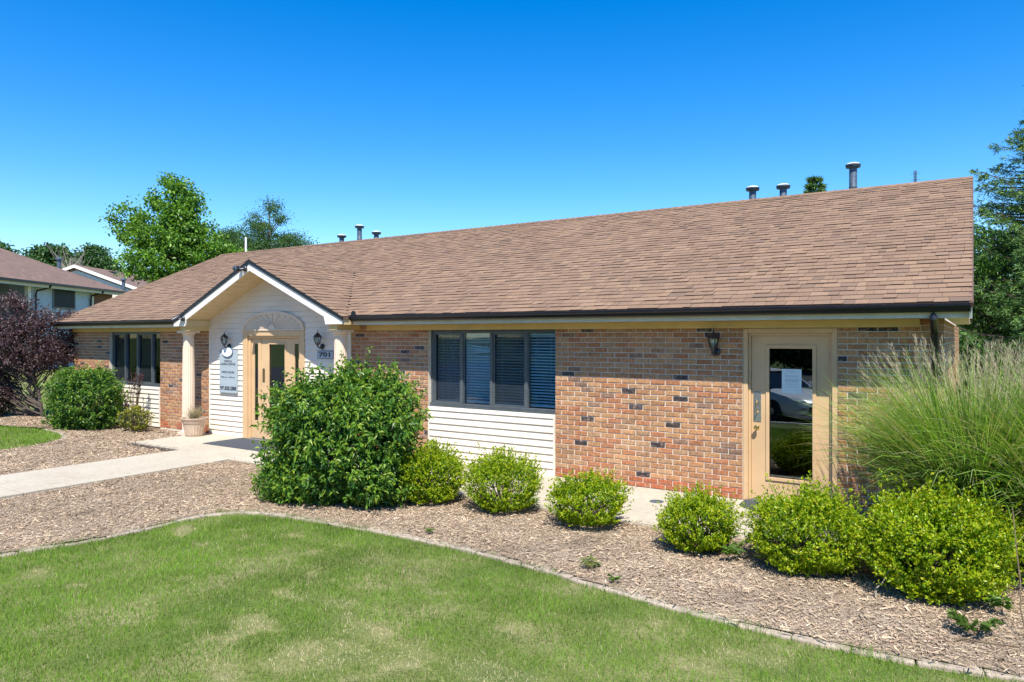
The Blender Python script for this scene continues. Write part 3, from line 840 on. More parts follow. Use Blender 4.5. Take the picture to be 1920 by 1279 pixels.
# --- roof vents and pipe (fixed to the roof)
def roof_vent(x, y, ztop, r=.066):
    zb = RIDGE_Z - abs(y - RIDGE_Y) * .4167 - .05
    v = MB().lathe([(r, 0), (r, (ztop - zb) * .45), (r + .004, (ztop - zb) * .46), (r + .004, (ztop - zb) * .5), (r, (ztop - zb) * .51), (r, ztop - zb - .08)], 20, (x, y, zb)).build('roof_vent', M['galv'], BX, smooth=True)
    MB().lathe([(r * 1.02, -.085), (r * 1.85, -.078), (r * 1.9, -.068), (r * 1.2, -.062)], 22, (x, y, ztop)).build('vent_collar', M['galv'], v, smooth=True)
    MB().lathe([(r * 1.3, -.055), (r * 1.92, -.050), (r * 1.95, -.026), (r * 1.8, -.022)], 22, (x, y, ztop)).build('vent_rim', M['galv'], v, smooth=True)
    MB().lathe([(r * 1.78, -.0219), (r * 1.55, -.006), (r * .9, .008), (0.001, .012)], 22, (x, y, ztop)).build('vent_cap', M['vent_cap'], v, smooth=True)
for x, zt in ((-14.97, 4.855), (-14.27, 5.065), (-13.63, 4.842), (-3.60, 4.90), (-3.03, 4.876), (-1.82, 5.117)):
    roof_vent(x, 14.1, zt)
MB().tube([(-19.0, 13.9, 4.3), (-19.0, 13.9, 5.07)], .028, 10).build('vent_pipe', M['white_pipe'], BX)

# ------------------------------------------------------------------ things on and at the building
# window blinds hang inside; every slat is a piece
slat_me = np_mesh('slat', [(0, -.5, -.25), (1, -.5, -.25), (1, 0, .05), (0, 0, .05), (1, .5, -.25), (0, .5, -.25),
                           (0, -.5, -.35), (1, -.5, -.35), (1, 0, -.05), (0, 0, -.05), (1, .5, -.35), (0, .5, -.35)],
                  [[0, 1, 2, 3], [3, 2, 4, 5], [7, 6, 9, 8], [8, 9, 11, 10], [0, 6, 7, 1], [4, 10, 11, 5]], M['blind'])
bl = random.Random(5)
def blind(x0, x1, label, z0=.95, z1=2.02, tilt=22, bent=(), n=24):
    t = thing('window_blind', label, 'blind', ((x0 + x1) / 2, YW + .165, z0), group='blinds behind the windows')
    MB().box(x0, x1, YW + .150, YW + .180, z1 - .03, z1).build('head_rail', M['blind'], t)
    MB().box(x0, x1, YW + .153, YW + .177, z0, z0 + .015).build('bottom_rail', M['blind'], t)
    for f in (.22, .78):
        xx = x0 + f * (x1 - x0); MB().box(xx - .0015, xx + .0015, YW + .151, YW + .153, z0, z1).build('cord', M['blind'], t)
    for i in range(n):
        z = z0 + .03 + (z1 - z0 - .075) * i / (n - 1)
        rot = [math.radians(tilt + bl.uniform(-2, 2)), math.radians(bl.uniform(-.25, .25)), 0]
        if i in bent: rot[1] = math.radians(bent[i])
        mobj('slat', slat_me, t, (x0, YW + .165, z), rot, (x1 - x0, .030, .008))
for e, side, nm in ((eR, 'right of the entrance', 'R'), (eL, 'left of the entrance', 'L')):
    for i in range(4):
        lab = 'white slatted blind behind %s of the wide window %s' % (['the leftmost screened pane', 'the second pane', 'the third, screened pane', 'the rightmost pane'][i], side)
        blind(e[i] + .02, e[i + 1] - .02, lab, tilt=(42 if i % 2 else 30), bent={19: 4.5, 20: 5.5, 17: -3.5} if (i == 1 and nm == 'R') else {})
for x0, x1 in ((-7.2, -6.28), (-15.9, -15.45)):
    cm = MB(); n = 24; xs = np.linspace(x0, x1, n)
    V = [(x, 9.08 + .03 * math.sin(i * 1.6), z) for z in (.7, 2.1) for i, x in enumerate(xs)]
    cm.add(V, [[i, i + 1, n + i + 1, n + i] for i in range(n - 1)])
    o = cm.build('curtain', M['curtain'], None, smooth=True)
    sd = o.modifiers.new('thick', 'SOLIDIFY'); sd.thickness = .004
    tag(o, 'pale blue curtain behind the blinds of the window %s of the entrance' % ('right' if x0 > -10 else 'left'), 'curtain')

# wall lanterns
def lantern(loc, label):
    LOCAL[0] = True
    t = thing('wall_lantern', label, 'lantern', loc, group='dark wall lanterns')
    # local: wall plane at y=0, lantern axis at y=-.115, z=0 at the bottom of the back plate
    MB().lathe([(.0, 0), (.052, 0), (.056, .008), (.05, .016), (.03, .024), (.0, .03)], 20).build('back_plate', M['lamp_black'], t, True, loc=(0.0, -.001, .06), rot=(math.radians(90), 0, 0))
    MB().tube([(0, -.02, .06), (0, -.05, .035), (0, -.085, .04), (0, -.112, .07), (0, -.115, .10)], .011, 8).build('arm', M['lamp_black'], t, True)
    MB().lathe([(.008, .06), (.02, .085), (.03, .10), (.046, .115), (.05, .12), (.042, .125)], 18, (0, -.115, 0)).build('cup', M['lamp_black'], t, True)
    MB().lathe([(.043, .126), (.058, .17), (.064, .225)], 12, (0, -.115, 0)).build('glass_body', M['lamp_glass'], t)
    for i in range(6):
        a_ = i * math.pi / 3
        MB().tube([(.044 * math.cos(a_), -.115 + .044 * math.sin(a_), .125), (.059 * math.cos(a_), -.115 + .059 * math.sin(a_), .17), (.065 * math.cos(a_), -.115 + .065 * math.sin(a_), .226)], .0035, 5).build('rib', M['lamp_black'], t)
    MB().lathe([(.076, .226), (.078, .235), (.066, .25), (.05, .272), (.032, .292), (.016, .30), (.014, .308)], 18, (0, -.115, 0)).build('roof_cap', M['lamp_black'], t, True)
    MB().lathe([(.006, .308), (.011, .318), (.007, .33), (.004, .345), (.001, .365)], 10, (0, -.115, 0)).build('finial', M['lamp_black'], t, True)
    MB().lathe([(.012, .127), (.012, .17), (.018, .185), (.016, .21), (.002, .22)], 12, (0, -.115, 0)).build('bulb', M['sign_white'], t, True)
    LOCAL[0] = False
lantern((-2.655, YW, 1.725), 'dark wall lantern on the brick beside the single tan door')
lantern((-12.36, YW - .016, 1.715), 'dark wall lantern on white siding above the tall office sign')
lantern((-9.68, YW - .016, 1.735), 'dark wall lantern on white siding above the number plate')

# office sign
sg_ = thing('office_sign', 'tall pale blue-grey office hours sign with white oval on the siding', 'sign', (-12.35, YW - .02, .857))
sx0, sx1, sz0, sz1, sy = -12.63, -12.075, .857, 1.705, YW - .055
MB().box(sx0, sx1, sy, YW - .017, sz0, sz1).build('board', M['sign_face'], sg_, bevel=.003)
scx = (sx0 + sx1) / 2
ov = lambda a_, b_: [(scx + a_ * math.cos(t), 1.665 + b_ * math.sin(t)) for t in np.linspace(0, 2 * math.pi, 36, endpoint=False)]
MB().prism(ov(.168, .098)[::-1], sy - .022, sy - .001).build('oval_rim', M['ink_blue'], sg_)
MB().prism(ov(.156, .087)[::-1], sy - .026, sy - .0221).build('oval_plaque', M['sign_white'], sg_)
mk = MB()
for x_, w_, h_ in ((-.085, .03, .045), (-.045, .028, .06), (.005, .008, .055), (.03, .03, .04), (.075, .008, .06)):
    mk.box(scx + x_, scx + x_ + w_, sy - .0275, sy - .0261, 1.645, 1.645 + h_)
mk.box(scx - .03, scx + .05, sy - .0275, sy - .0261, 1.622, 1.627)
mk.build('oval_mark', M['ink_grey'], sg_)
for body, zc, w_, h_, m_, bd in (('OFFICE &', 1.482, .25, .042, 'ink', .0008), ('LEASING CENTER', 1.425, .475, .042, 'ink', .0008), ('OFFICE HOURS', 1.265, .41, .042, 'ink', .0008),
                             ('9:00 am - 6:00 pm', 1.168, .45, .036, 'ink', .0004), ('309.828.2888', .945, .53, .078, 'ink', .0018)):
    text_obj('lettering', body, .05, M[m_], sg_, (scx, sy - .0015, zc), w_, h_, bd)
ru = MB().box(scx - .15, scx + .15, sy - .002, sy - .001, 1.372, 1.375).box(scx - .13, scx + .13, sy - .002, sy - .001, 1.216, 1.219).box(scx - .25, scx + .25, sy - .002, sy - .001, 1.016, 1.019)
ru.build('rule', M['ink_grey'], sg_)
MB().box(scx - .03, scx - .005, sy - .002, sy - .001, 1.06, 1.085).prism([(scx + .005, 1.06), (scx + .035, 1.06), (scx + .035, 1.075), (scx + .02, 1.088), (scx + .005, 1.075)][::-1], sy - .002, sy - .001).build('small_symbol', M['ink_grey'], sg_)
# number plate
pl_ = thing('number_plate', 'framed house number plate reading 701 under the lantern by the right column', 'number plate', (-9.59, YW - .02, 1.58))
MB().box(-9.80, -9.385, YW - .034, YW - .017, 1.578, 1.722).build('frame', M['ink_blue'], pl_)
MB().box(-9.788, -9.397, YW - .037, YW - .0341, 1.590, 1.710).build('face', M['sign_face'], pl_)
text_obj('numerals', '701', .1, M['ink'], pl_, (-9.592, YW - .0385, 1.65), .29, .082, .004)

# paper notice taped inside the door glass
nt_ = thing('paper_notice', 'pale paper notice taped inside the glass of the right-hand door', 'notice', (-1.79, Yd + .017, 1.31))
MB().box(-1.90, -1.68, Yd + .0155, Yd + .0165, 1.305, 1.592).build('sheet', M['paper'], nt_)
ln_ = MB()
for zz, w_ in ((1.565, .12), (1.545, .05), (1.51, .16), (1.497, .15), (1.467, .165), (1.455, .155), (1.443, .16), (1.413, .14), (1.38, .09)):
    ln_.box(-1.79 - w_ / 2, -1.79 + w_ / 2, Yd + .0146, Yd + .0154, zz, zz + .006)
ln_.build('printed_lines', M['ink_grey'], nt_)

# security cameras on the gable rake
def sec_cam(loc, yaw, pitch, label):
    LOCAL[0] = True
    t = thing('security_camera', label, 'camera', loc, group='security cameras on the gable')
    R_ = (Matrix.Rotation(yaw, 4, 'Z') @ Matrix.Rotation(pitch, 4, 'X')).to_euler()
    MB().lathe([(.052, 0), (.055, .02), (.045, .035), (.02, .04)], 18).build('mount', M['lamp_black'], t, True, loc=(0.0, 0.0, 0), rot=(math.radians(90), 0, 0))
    MB().tube([(0, -.03, 0), (-.03, -.07, -.005), (-.055, -.085, 0)], .014, 8).build('arm', M['lamp_black'], t, True)
    b = MB().lathe([(.03, -.09), (.046, -.08), (.048, .08), (.044, .085)], 18).build('body', M['lamp_black'], t, True, loc=(-.09, -.10, .0), rot=R_)
    MB().lathe([(.040, .086), (.036, .088), (.014, .086)], 18).build('lens_ring', M['galv'], b, True)
    MB().lathe([(.020, .089), (.014, .094), (.001, .096)], 12).build('lens', M['black_metal'], b, True)
    LOCAL[0] = False
sec_cam((GX - .09, GY - .014, GZ - .155), math.radians(20), math.radians(95), 'dark security camera just below the peak of the entrance gable')
sec_cam((GX - 2.02, GY - .014, GZ - .14 - GP * 2.02), math.radians(150), math.radians(60), 'dark security camera low on the left rake of the entrance gable')

# door mats, drain cover
m1 = MB().box(-11.88, -10.22, 7.77, 8.60, .001, .012).build('doormat', M['mat_grey'], bevel=.004); tag(m1, 'large charcoal mat in front of the arched entrance door', 'doormat')
rr = [(-2.30, 8.68), (-1.35, 8.68)] + [(-1.35 + .0 - .0, 8.5)] + [(-1.82 + .48 * math.cos(t), 8.45 - .30 * math.sin(t)) for t in np.linspace(0.15, math.pi - .15, 16)] + [(-2.30, 8.5)]
m2 = MB().prism_z(rr[::-1], .001, .012).build('doormat', M['mat_grey']); tag(m2, 'dark half-round mat at the foot of the single tan door', 'doormat')
dcv = thing('drain_cover', 'small round metal cleanout cover set in the walkway', 'drain cover', (-3.17, 8.02, 0))
MB().lathe([(.085, .001), (.085, .004), (.08, .006)], 24, (-3.17, 8.02, 0)).build('rim', M['galv'], dcv)
MB().lathe([(.070, .0065), (.068, .008)], 24, (-3.17, 8.02, 0)).build('lid', M['galv'], dcv)

# planter
px_, py_ = -12.93, 8.27
pt = thing('planter', 'ribbed tan planter with dry grass beside the left column', 'planter', (px_, py_, 0))
MB().lathe([(.155, .001), (.165, .03), (.172, .05), (.205, .25), (.212, .26)], 44, (px_, py_, 0), flute=.035).build('bowl', M['pot'], pt)
MB().lathe([(.212, .261), (.222, .29), (.235, .335), (.248, .345), (.250, .365), (.225, .366), (.222, .32)], 36, (px_, py_, 0)).build('rim', M['pot'], pt, True)
MB().lathe([(.221, .30), (.221, .325), (.1, .335), (.001, .335)], 24, (px_, py_, 0)).build('soil', M['soil'], pt)

# edging blocks round the lawn
def along(poly, step):
    P = np.array(poly, float); d = np.r_[0, np.cumsum(np.linalg.norm(np.diff(P, axis=0), axis=1))]
    s = np.arange(0, d[-1], step)
    return np.stack([np.interp(s, d, P[:, 0]), np.interp(s, d, P[:, 1])], 1)
ed_ = thing('bed_edging', 'low curved edging of concrete blocks between lawn and mulch bed', 'edging', (-4, 5.35, -.05))
er = random.Random(4)
pts = along(CURB[2:], .36)
for i in range(len(pts) - 1):
    a_, b_ = pts[i], pts[i + 1]; d_ = b_ - a_; L_ = np.linalg.norm(d_); an = math.atan2(d_[1], d_[0])
    MB().box(-L_ / 2 + .003, L_ / 2 - .003, -.055, .05, -.1, er.uniform(-.034, -.022)).build('edging_block', M['edging'], ed_, bevel=.012,
        loc=((a_[0] + b_[0]) / 2, (a_[1] + b_[1]) / 2, 0), rot=(er.uniform(-.02, .02), er.uniform(-.01, .01), an + er.uniform(-.015, .015)))
ed2 = thing('bed_edging', 'short curved edging beside the small lawn left of the entrance walk', 'edging', (-15, 6.9, -.05))
pts = along(LEFT_EDGE[3:-1], .38)
for i in range(len(pts) - 1):
    a_, b_ = pts[i], pts[i + 1]; d_ = b_ - a_; L_ = np.linalg.norm(d_); an = math.atan2(d_[1], d_[0])
    MB().box(-L_ / 2 + .003, L_ / 2 - .003, -.05, .05, -.1, -.03).build('edging_block', M['edging'], ed2, bevel=.012, loc=((a_[0] + b_[0]) / 2, (a_[1] + b_[1]) / 2, 0), rot=(0, 0, an))

# ------------------------------------------------------------------ vegetation helpers
def norm(v): return v / (np.linalg.norm(v, axis=-1, keepdims=True) + 1e-9)
def rdir(r, n): return norm(r.normal(size=(n, 3)))

def leaf_mesh(name, P, D, L, W, tint, mat, r, fold=.25, droop=0.0, nrm=None):
    """folded pointed leaves: P base, D axis, L length, W width per leaf"""
    n = len(P); D = norm(D)
    S = norm(np.cross(D, rdir(r, n) + (np.array([0, 0, .8]) if nrm is None else nrm)))
    N = norm(np.cross(S, D))
    L = np.broadcast_to(L, (n,))[:, None]; W = np.broadcast_to(W, (n,))[:, None]
    mid = P + D * L * .48
    tip = P + D * L - np.array([0, 0, 1.0]) * droop * L
    V = np.stack([P, mid + S * W * .5 + N * W * fold, tip, mid - S * W * .5 + N * W * fold], 1).reshape(-1, 3)
    i = np.arange(n) * 4
    F = np.concatenate([np.stack([i, i + 1, i + 2], 1), np.stack([i, i + 2, i + 3], 1)])
    return np_mesh(name, V, F, mat, tint=np.repeat(tint, 4, 0))

def pick(r, pal, n, jit=.15):
    pal = np.array(pal); c = pal[r.integers(len(pal), size=n)]
    return np.clip(c * r.uniform(1 - jit, 1 + jit, (n, 1)), 0, 1)

def shrub(name, label, loc, rx, ry, h, seed, ntw, nlf, ll, lw, pal, pal_new, mat, z0=.05, sprout=.12, group=None, droop=.1, cat='shrub', lean=(0, 0), up=.45, shape=.55, inner=.5, hang=0.0, base_in=.38, spiky=0.0, lumpy=.09):
    r = np.random.default_rng(seed)
    LOCAL[0] = True
    t = thing(name, label, cat, loc, group=group)
    hc = h * shape                               # height of the fullest part
    az_ = r.uniform(0, 6.283, ntw); q_ = r.random(ntw)
    zz_ = np.where(q_ < .42, z0 + (hc - z0) * r.random(ntw), hc + (h - hc) * np.sin(r.random(ntw) * 1.5708) ** .9)
    up_ = np.clip((zz_ - hc) / (h - hc), 0, 1); dn_ = np.clip((hc - zz_) / (hc - z0), 0, 1)
    prof = np.sqrt(np.clip(1 - up_ ** 2.3, 0.0, 1)) * (1 - base_in * dn_ ** 1.7)
    d = norm(np.stack([np.cos(az_) * prof, np.sin(az_) * prof, up_ - dn_ * .6], 1))
    lump = 1 + lumpy * np.sin(d[:, 0] * 5 + seed) * np.cos(d[:, 1] * 4.3 + seed * 2) + .07 * np.sin(d[:, 2] * 7 + d[:, 0] * 6)
    ext = np.where(r.random(ntw) < .14, 1 + sprout * r.random(ntw), 1) * lump * r.uniform(.80, 1.03, ntw)
    E = np.stack([np.cos(az_) * prof * rx * ext, np.sin(az_) * prof * ry * ext, np.where(up_ > 0, hc + (zz_ - hc) * ext, zz_)], 1)
    E[:, 2] = np.maximum(E[:, 2], z0 + .02)
    if spiky:                                    # loose upright shoots out of the top and shoulders
        sh_ = (r.random(ntw) < spiky) & (up_ > .05)
        E[sh_, 2] += r.uniform(.02, .30, sh_.sum()) * min(h, .7); E[sh_, :2] *= r.uniform(.95, 1.14, (sh_.sum(), 1))
    E[:, 0] += lean[0] * E[:, 2]; E[:, 1] += lean[1] * E[:, 2]
    root = np.array([0, 0, .03]) + r.normal(0, .05, (ntw, 3)) * np.array([rx, ry, .02]) * 2
    # leaves along the outer part of every twig
    f = 1 - (1 - inner) * r.random((ntw, nlf)) ** 1.35
    ctrl = root * .35 + E * .65; ctrl[:, 2] += .10 * h * (d[:, 2] > 0) - .12 * h * (d[:, 2] < 0)
    ctrl[:, 2] = np.maximum(ctrl[:, 2], .03)
    def bez(tt): return ((1 - tt) ** 2)[..., None] * root[:, None] + (2 * tt * (1 - tt))[..., None] * ctrl[:, None] + (tt ** 2)[..., None] * E[:, None]
    P = bez(f).reshape(-1, 3)
    axis = np.repeat(norm(E - ctrl), nlf, 0)
    n = len(P)
    D = norm(axis * .55 + rdir(r, n) * .85 + np.array([0, 0, up - hang]))
    P = P + rdir(r, n) * ll * .35
    P[:, 2] = np.maximum(P[:, 2], .02)
    newg = (f.reshape(-1) > .90) & (r.random(n) < .75)
    tint = pick(r, pal, n)
    tint[newg] = pick(r, pal_new, int(newg.sum()))
    L = ll * r.uniform(.65, 1.2, n)
    o = mobj('foliage', leaf_mesh('foliage', P, D, L, L * lw, tint, mat, r, droop=droop, nrm=norm(axis * np.array([1, 1, .6]) + np.array([0, 0, .5])) * 1.3), t); tag(o, kind='stuff')
    mb = MB()
    for i in range(0, ntw, max(1, ntw // 32)):
        tt = np.linspace(0, .97, 6)
        pts_ = ((1 - tt) ** 2)[:, None] * root[i] + (2 * tt * (1 - tt))[:, None] * ctrl[i] + (tt ** 2)[:, None] * E[i]
        mb.tube(pts_, np.linspace(.007, .0018, 6) * (1 + h * .3), 5)
    mb.build('stems', M['twig'], t)
    LOCAL[0] = False
    return t

BOXP = [(.19, .31, .005), (.23, .345, .005), (.15, .265, .005), (.26, .37, .006), (.09, .19, .006)]
BOXN = [(.32, .41, .010), (.36, .43, .010), (.28, .38, .010), (.40, .40, .02)]
GR = 'row of clipped bright green boxwoods along the walk'
for i, (x, y, rx, h, seed, lab) in enumerate([
        (-5.50, 6.62, .42, .60, 21, 'bright green round boxwood touching the large dark leafy bush'),
        (-4.52, 6.74, .47, .58, 22, 'shaggy bright green boxwood in front of the white siding under the window'),
        (-3.46, 6.72, .43, .46, 23, 'small loose bright green boxwood, third from the large dark bush'),
        (-2.18, 6.50, .37, .49, 24, 'smallest upright boxwood left of the single tan door'),
        (-1.20, 6.50, .49, .62, 25, 'dense round boxwood directly in front of the single tan door'),
        (-0.27, 6.45, .58, .73, 26, 'largest boxwood, in front of the tall ornamental grass')]):
    shrub('boxwood', lab, (x, y, -.03), rx, rx * .95, h, seed, [1900, 1500, 1150, 1500, 2700, 3200][i], 14, [.024, .025, .026, .024, .024, .027][i], .66, BOXP, BOXN, M['leaf_box'], z0=.03, sprout=.28, group=GR, droop=.0, shape=[.60, .62, .58, .56, .50, .50][i], inner=.60, up=.4, base_in=[.40, .50, .56, .46, .38, .40][i], spiky=[.20, .30, .34, .22, .16, .12][i], lean=[(.05, 0), (-.05, 0), (.12, 0), (.05, 0), (0, 0), (.06, 0)][i])
BIGP = [(.045, .125, .020), (.06, .155, .022), (.036, .105, .02), (.075, .175, .024)]
BIGN = [(.14, .26, .025), (.18, .30, .03), (.11, .23, .025), (.23, .32, .035)]
shrub('leafy_bush', 'large dark green leafy bush in front of the entrance door', (-6.66, 6.34, -.03), 1.18, .90, 1.48, 31, 2500, 20, .072, .42, BIGP, BIGN, M['leaf_gloss'], z0=.05, sprout=.30, droop=.25, shape=.52, inner=.55, up=.1, hang=.15, base_in=.16, spiky=.20, lumpy=.18)
shrub('low_sucker', 'low leafy sprouting clump at the left foot of the large dark bush', (-7.0, 5.72, -.03), .50, .34, .42, 32, 330, 14, .055, .42, BIGP + BIGN[:1], BIGN, M['leaf'], z0=.03, cat='plant')
shrub('leafy_bush', 'broad green leafy bush under the left window beside the purple tree', (-16.35, 7.85, -.03), 1.12, .72, 1.30, 33, 1100, 18, .075, .45, [(.045, .13, .02), (.06, .165, .022), (.036, .105, .02)], [(.13, .24, .03), (.18, .28, .03)], M['leaf'], z0=.05, sprout=.15, droop=.2, shape=.5, up=.1, lumpy=.16, spiky=.06)
shrub('yellowing_shrub', 'small yellowing shrub under the left window near the brick', (-14.85, 8.15, -.03), .42, .3, .5, 34, 200, 12, .05, .45, [(.10, .14, .03), (.20, .20, .02), (.06, .08, .03)], [(.36, .33, .02), (.28, .30, .03)], M['leaf'])
shrub('dark_sprig', 'thin reddish purple sapling in front of the left window', (-15.2, 8.3, -.03), .24, .2, 1.28, 35, 22, 30, .05, .45, [(.05, .025, .03), (.07, .04, .04)], [(.10, .04, .045)], M['leaf'], shape=.75, cat='sapling')

def weed(label, loc, h, n, seed, ll, pal):
    r = np.random.default_rng(seed); LOCAL[0] = True
    t = thing('weed', label, 'weed', loc, group='weeds in the mulch')
    st = MB(); P, D = [], []
    for k in range(n):
        a_ = r.uniform(0, 6.28); e = np.array([math.cos(a_) * h * r.uniform(.4, 1), math.sin(a_) * h * r.uniform(.4, 1), h * r.uniform(.5, 1)])
        tt = np.linspace(0, 1, 5)[:, None]; q = tt * e + np.array([0, 0, .25 * h]) * (tt * (1 - tt)) * 2
        st.tube(q, np.linspace(.003, .0012, 5), 5)
        for f in np.linspace(.35, 1, 6):
            for s_ in (-1, 1):
                P.append(e * f + np.array([0, 0, .25 * h * f * (1 - f) * 2])); D.append(np.array([-math.sin(a_) * s_, math.cos(a_) * s_, .25]) + .6 * np.array([math.cos(a_), math.sin(a_), 0]) + r.normal(0, .2, 3))
    P, D = np.array(P), np.array(D)
    o = mobj('foliage', leaf_mesh('foliage', P, D, ll * r.uniform(.7, 1.2, len(P)), ll * .42, pick(r, pal, len(P)), M['leaf'], r, droop=.2), t); tag(o, kind='stuff')
    st.build('stems', M['twig'], t); LOCAL[0] = False
WP = [(.10, .20, .025), (.14, .25, .03), (.08, .16, .025)]
weed('feathery bright green weed between the smallest boxwood and the door boxwood', (-1.86, 6.42, -.03), .22, 5, 41, .085, WP)
weed('leafy green weed alone in the mulch at lower right', (.02, 5.67, -.03), .17, 8, 42, .07, [(.07, .13, .02), (.10, .17, .03)])
weed('small weed near the base of the tall ornamental grass', (.18, 6.22, -.03), .14, 4, 43, .07, WP)
weed('pale green weed at the right foot of the large dark bush', (-5.92, 5.92, -.03), .22, 7, 44, .08, WP)
weed('tiny weed in the mulch below the first boxwood', (-4.62, 5.55, -.03), .07, 4, 45, .03, WP)
weed('tiny grassy weed by the edging below the third boxwood', (-2.70, 5.42, -.03), .12, 5, 46, .05, [(.18, .20, .05), (.12, .18, .04)])
weed('tiny flat weed on the edging', (-2.45, 5.26, -.02), .07, 4, 47, .035, WP)
weed('small bright weed at the left foot of the broad bush', (-16.9, 7.35, -.03), .25, 6, 48, .08, WP)

# tall ornamental grass
def ribbons(P0, az, lean, length, width, nseg, r, grav=.5):
    """arching blades"""
    n = len(P0); t = np.linspace(0, 1, nseg + 1)
    H = np.stack([np.cos(az), np.sin(az), np.zeros(n)], 1); U = np.array([0, 0, 1.0])
    ang = lean[:, None] + grav[:, None] * t[None] ** 1.6           # angle from vertical along the blade
    st = length[:, None] / nseg
    dx = np.concatenate([np.zeros((n, 1)), np.cumsum(np.sin(ang[:, :-1]) * st, 1)], 1); dz = np.concatenate([np.zeros((n, 1)), np.cumsum(np.cos(ang[:, :-1]) * st, 1)], 1)
    C = P0[:, None] + dx[..., None] * H[:, None] + dz[..., None] * U
    side = np.stack([-np.sin(az), np.cos(az), np.zeros(n)], 1) + r.normal(0, .35, (n, 3)); side = norm(side)
    w = width[:, None] * (1 - t[None] ** 2.2) * .5 + .0004
    A, B = C + side[:, None] * w[..., None], C - side[:, None] * w[..., None]
    V = np.stack([A, B], 2).reshape(n, -1, 3)
    k = 2 * (nseg + 1)
    base = (np.arange(n) * k)[:, None, None]; j = (np.arange(nseg) * 2)[None, :, None]
    F = (base + j + np.array([0, 1, 3, 2])[None, None]).reshape(-1, 4)
    return V.reshape(-1, 3), F, k, C

def ornamental(loc, label, seed, nb, H, spread):
    r = np.random.default_rng(seed); LOCAL[0] = True
    t = thing('ornamental_grass', label, 'grass clump', loc, group='tall ornamental grass by the corner')
    az = r.uniform(0, 6.283, nb); rad = np.sqrt(r.random(nb)) * .30
    P0 = np.stack([np.cos(az) * rad, np.sin(az) * rad, np.zeros(nb)], 1)
    az2 = az + r.normal(0, .5, nb)
    ln = H * r.uniform(.5, 1.05, nb)
    V, F, k, C = ribbons(P0, az2, .08 + spread * r.random(nb) ** 1.2, ln, r.uniform(.007, .015, nb), 7, r, grav=r.uniform(.25, 1.8, nb))
    V[:, 2] = np.maximum(V[:, 2], .01)
    tint = np.repeat(pick(r, [(.15, .29, .035), (.20, .35, .045), (.115, .23, .03), (.25, .38, .08), (.32, .41, .15), (.40, .36, .21)], nb), k, 0)
    o = mobj('blades', np_mesh('blades', V, F, M['blade'], tint=tint), t); tag(o, kind='stuff')
    nd_ = nb // 7; azd = r.uniform(0, 6.283, nd_); rd_ = np.sqrt(r.random(nd_)) * .36
    Vd, Fd, kd, Cd = ribbons(np.stack([np.cos(azd) * rd_, np.sin(azd) * rd_, np.zeros(nd_)], 1), azd + r.normal(0, .6, nd_), .3 + .9 * r.random(nd_), r.uniform(.2, .7, nd_), r.uniform(.006, .013, nd_), 4, r, grav=r.uniform(.2, 1.5, nd_))
    Vd[:, 2] = np.maximum(Vd[:, 2], .012)
    o = mobj('dead_thatch', np_mesh('dead_thatch', Vd, Fd, M['blade'], tint=np.repeat(pick(r, [(.36, .28, .17), (.28, .21, .12), (.42, .35, .22)], nd_), kd, 0)), t); tag(o, kind='stuff')
    ns = int(nb * .034)
    az = r.uniform(0, 6.283, ns); rad = np.sqrt(r.random(ns)) * .25
    P0 = np.stack([np.cos(az) * rad, np.sin(az) * rad, np.zeros(ns)], 1)
    V, F, k, C = ribbons(P0, az + r.normal(0, .4, ns), .03 + .32 * r.random(ns), H * r.uniform(.72, .96, ns), np.full(ns, .006), 7, r, grav=r.uniform(.0, .45, ns))
    o = mobj('seed_stalks', np_mesh('seed_stalks', V, F, M['blade'], tint=np.repeat(pick(r, [(.34, .29, .17), (.28, .27, .13), (.22, .25, .09)], ns), k, 0)), t); tag(o, kind='stuff')
    # feathery plumes
    tip, pre = C[:, -1], C[:, -2]; ax = norm(tip - pre)
    m = 22; f = r.random((ns, m, 1))
    P = (tip[:, None] - ax[:, None] * .05 + ax[:, None] * f * .24).reshape(-1, 3)
    D = norm(np.repeat(ax, m, 0) + rdir(r, ns * m) * .35 - np.array([0, 0, .15]))
    o = mobj('plumes', leaf_mesh('plumes', P, D, r.uniform(.04, .08, ns * m), .0032, pick(r, [(.50, .42, .30), (.42, .34, .24), (.55, .49, .36)], ns * m), M['blade'], r), t); tag(o, kind='stuff')
    LOCAL[0] = False
ornamental((.04, 7.72, -.03), 'tall green ornamental grass with feathery tan plumes at the brick corner', 51, 7800, 1.95, .47)
ornamental((.80, 7.45, -.03), 'tall ornamental grass clump cut by the right edge of the picture', 52, 5800, 1.95, .52)

# dry grass in the planter
r = np.random.default_rng(61); n = 220
az = r.uniform(0, 6.28, n); P0 = np.stack([px_ + np.cos(az) * .10 * r.random(n), py_ + np.sin(az) * .10 * r.random(n), np.full(n, .33)], 1)
V, F, k, C = ribbons(P0, az, .05 + .6 * r.random(n), r.uniform(.12, .36, n), np.full(n, .006), 4, r, grav=r.uniform(0, 1.2, n))
o = mobj('dry_grass', np_mesh('dry_grass', V, F, M['blade'], tint=np.repeat(pick(r, [(.45, .38, .26), (.36, .31, .22), (.28, .25, .17)], n), k, 0)), pt); tag(o, kind='stuff')

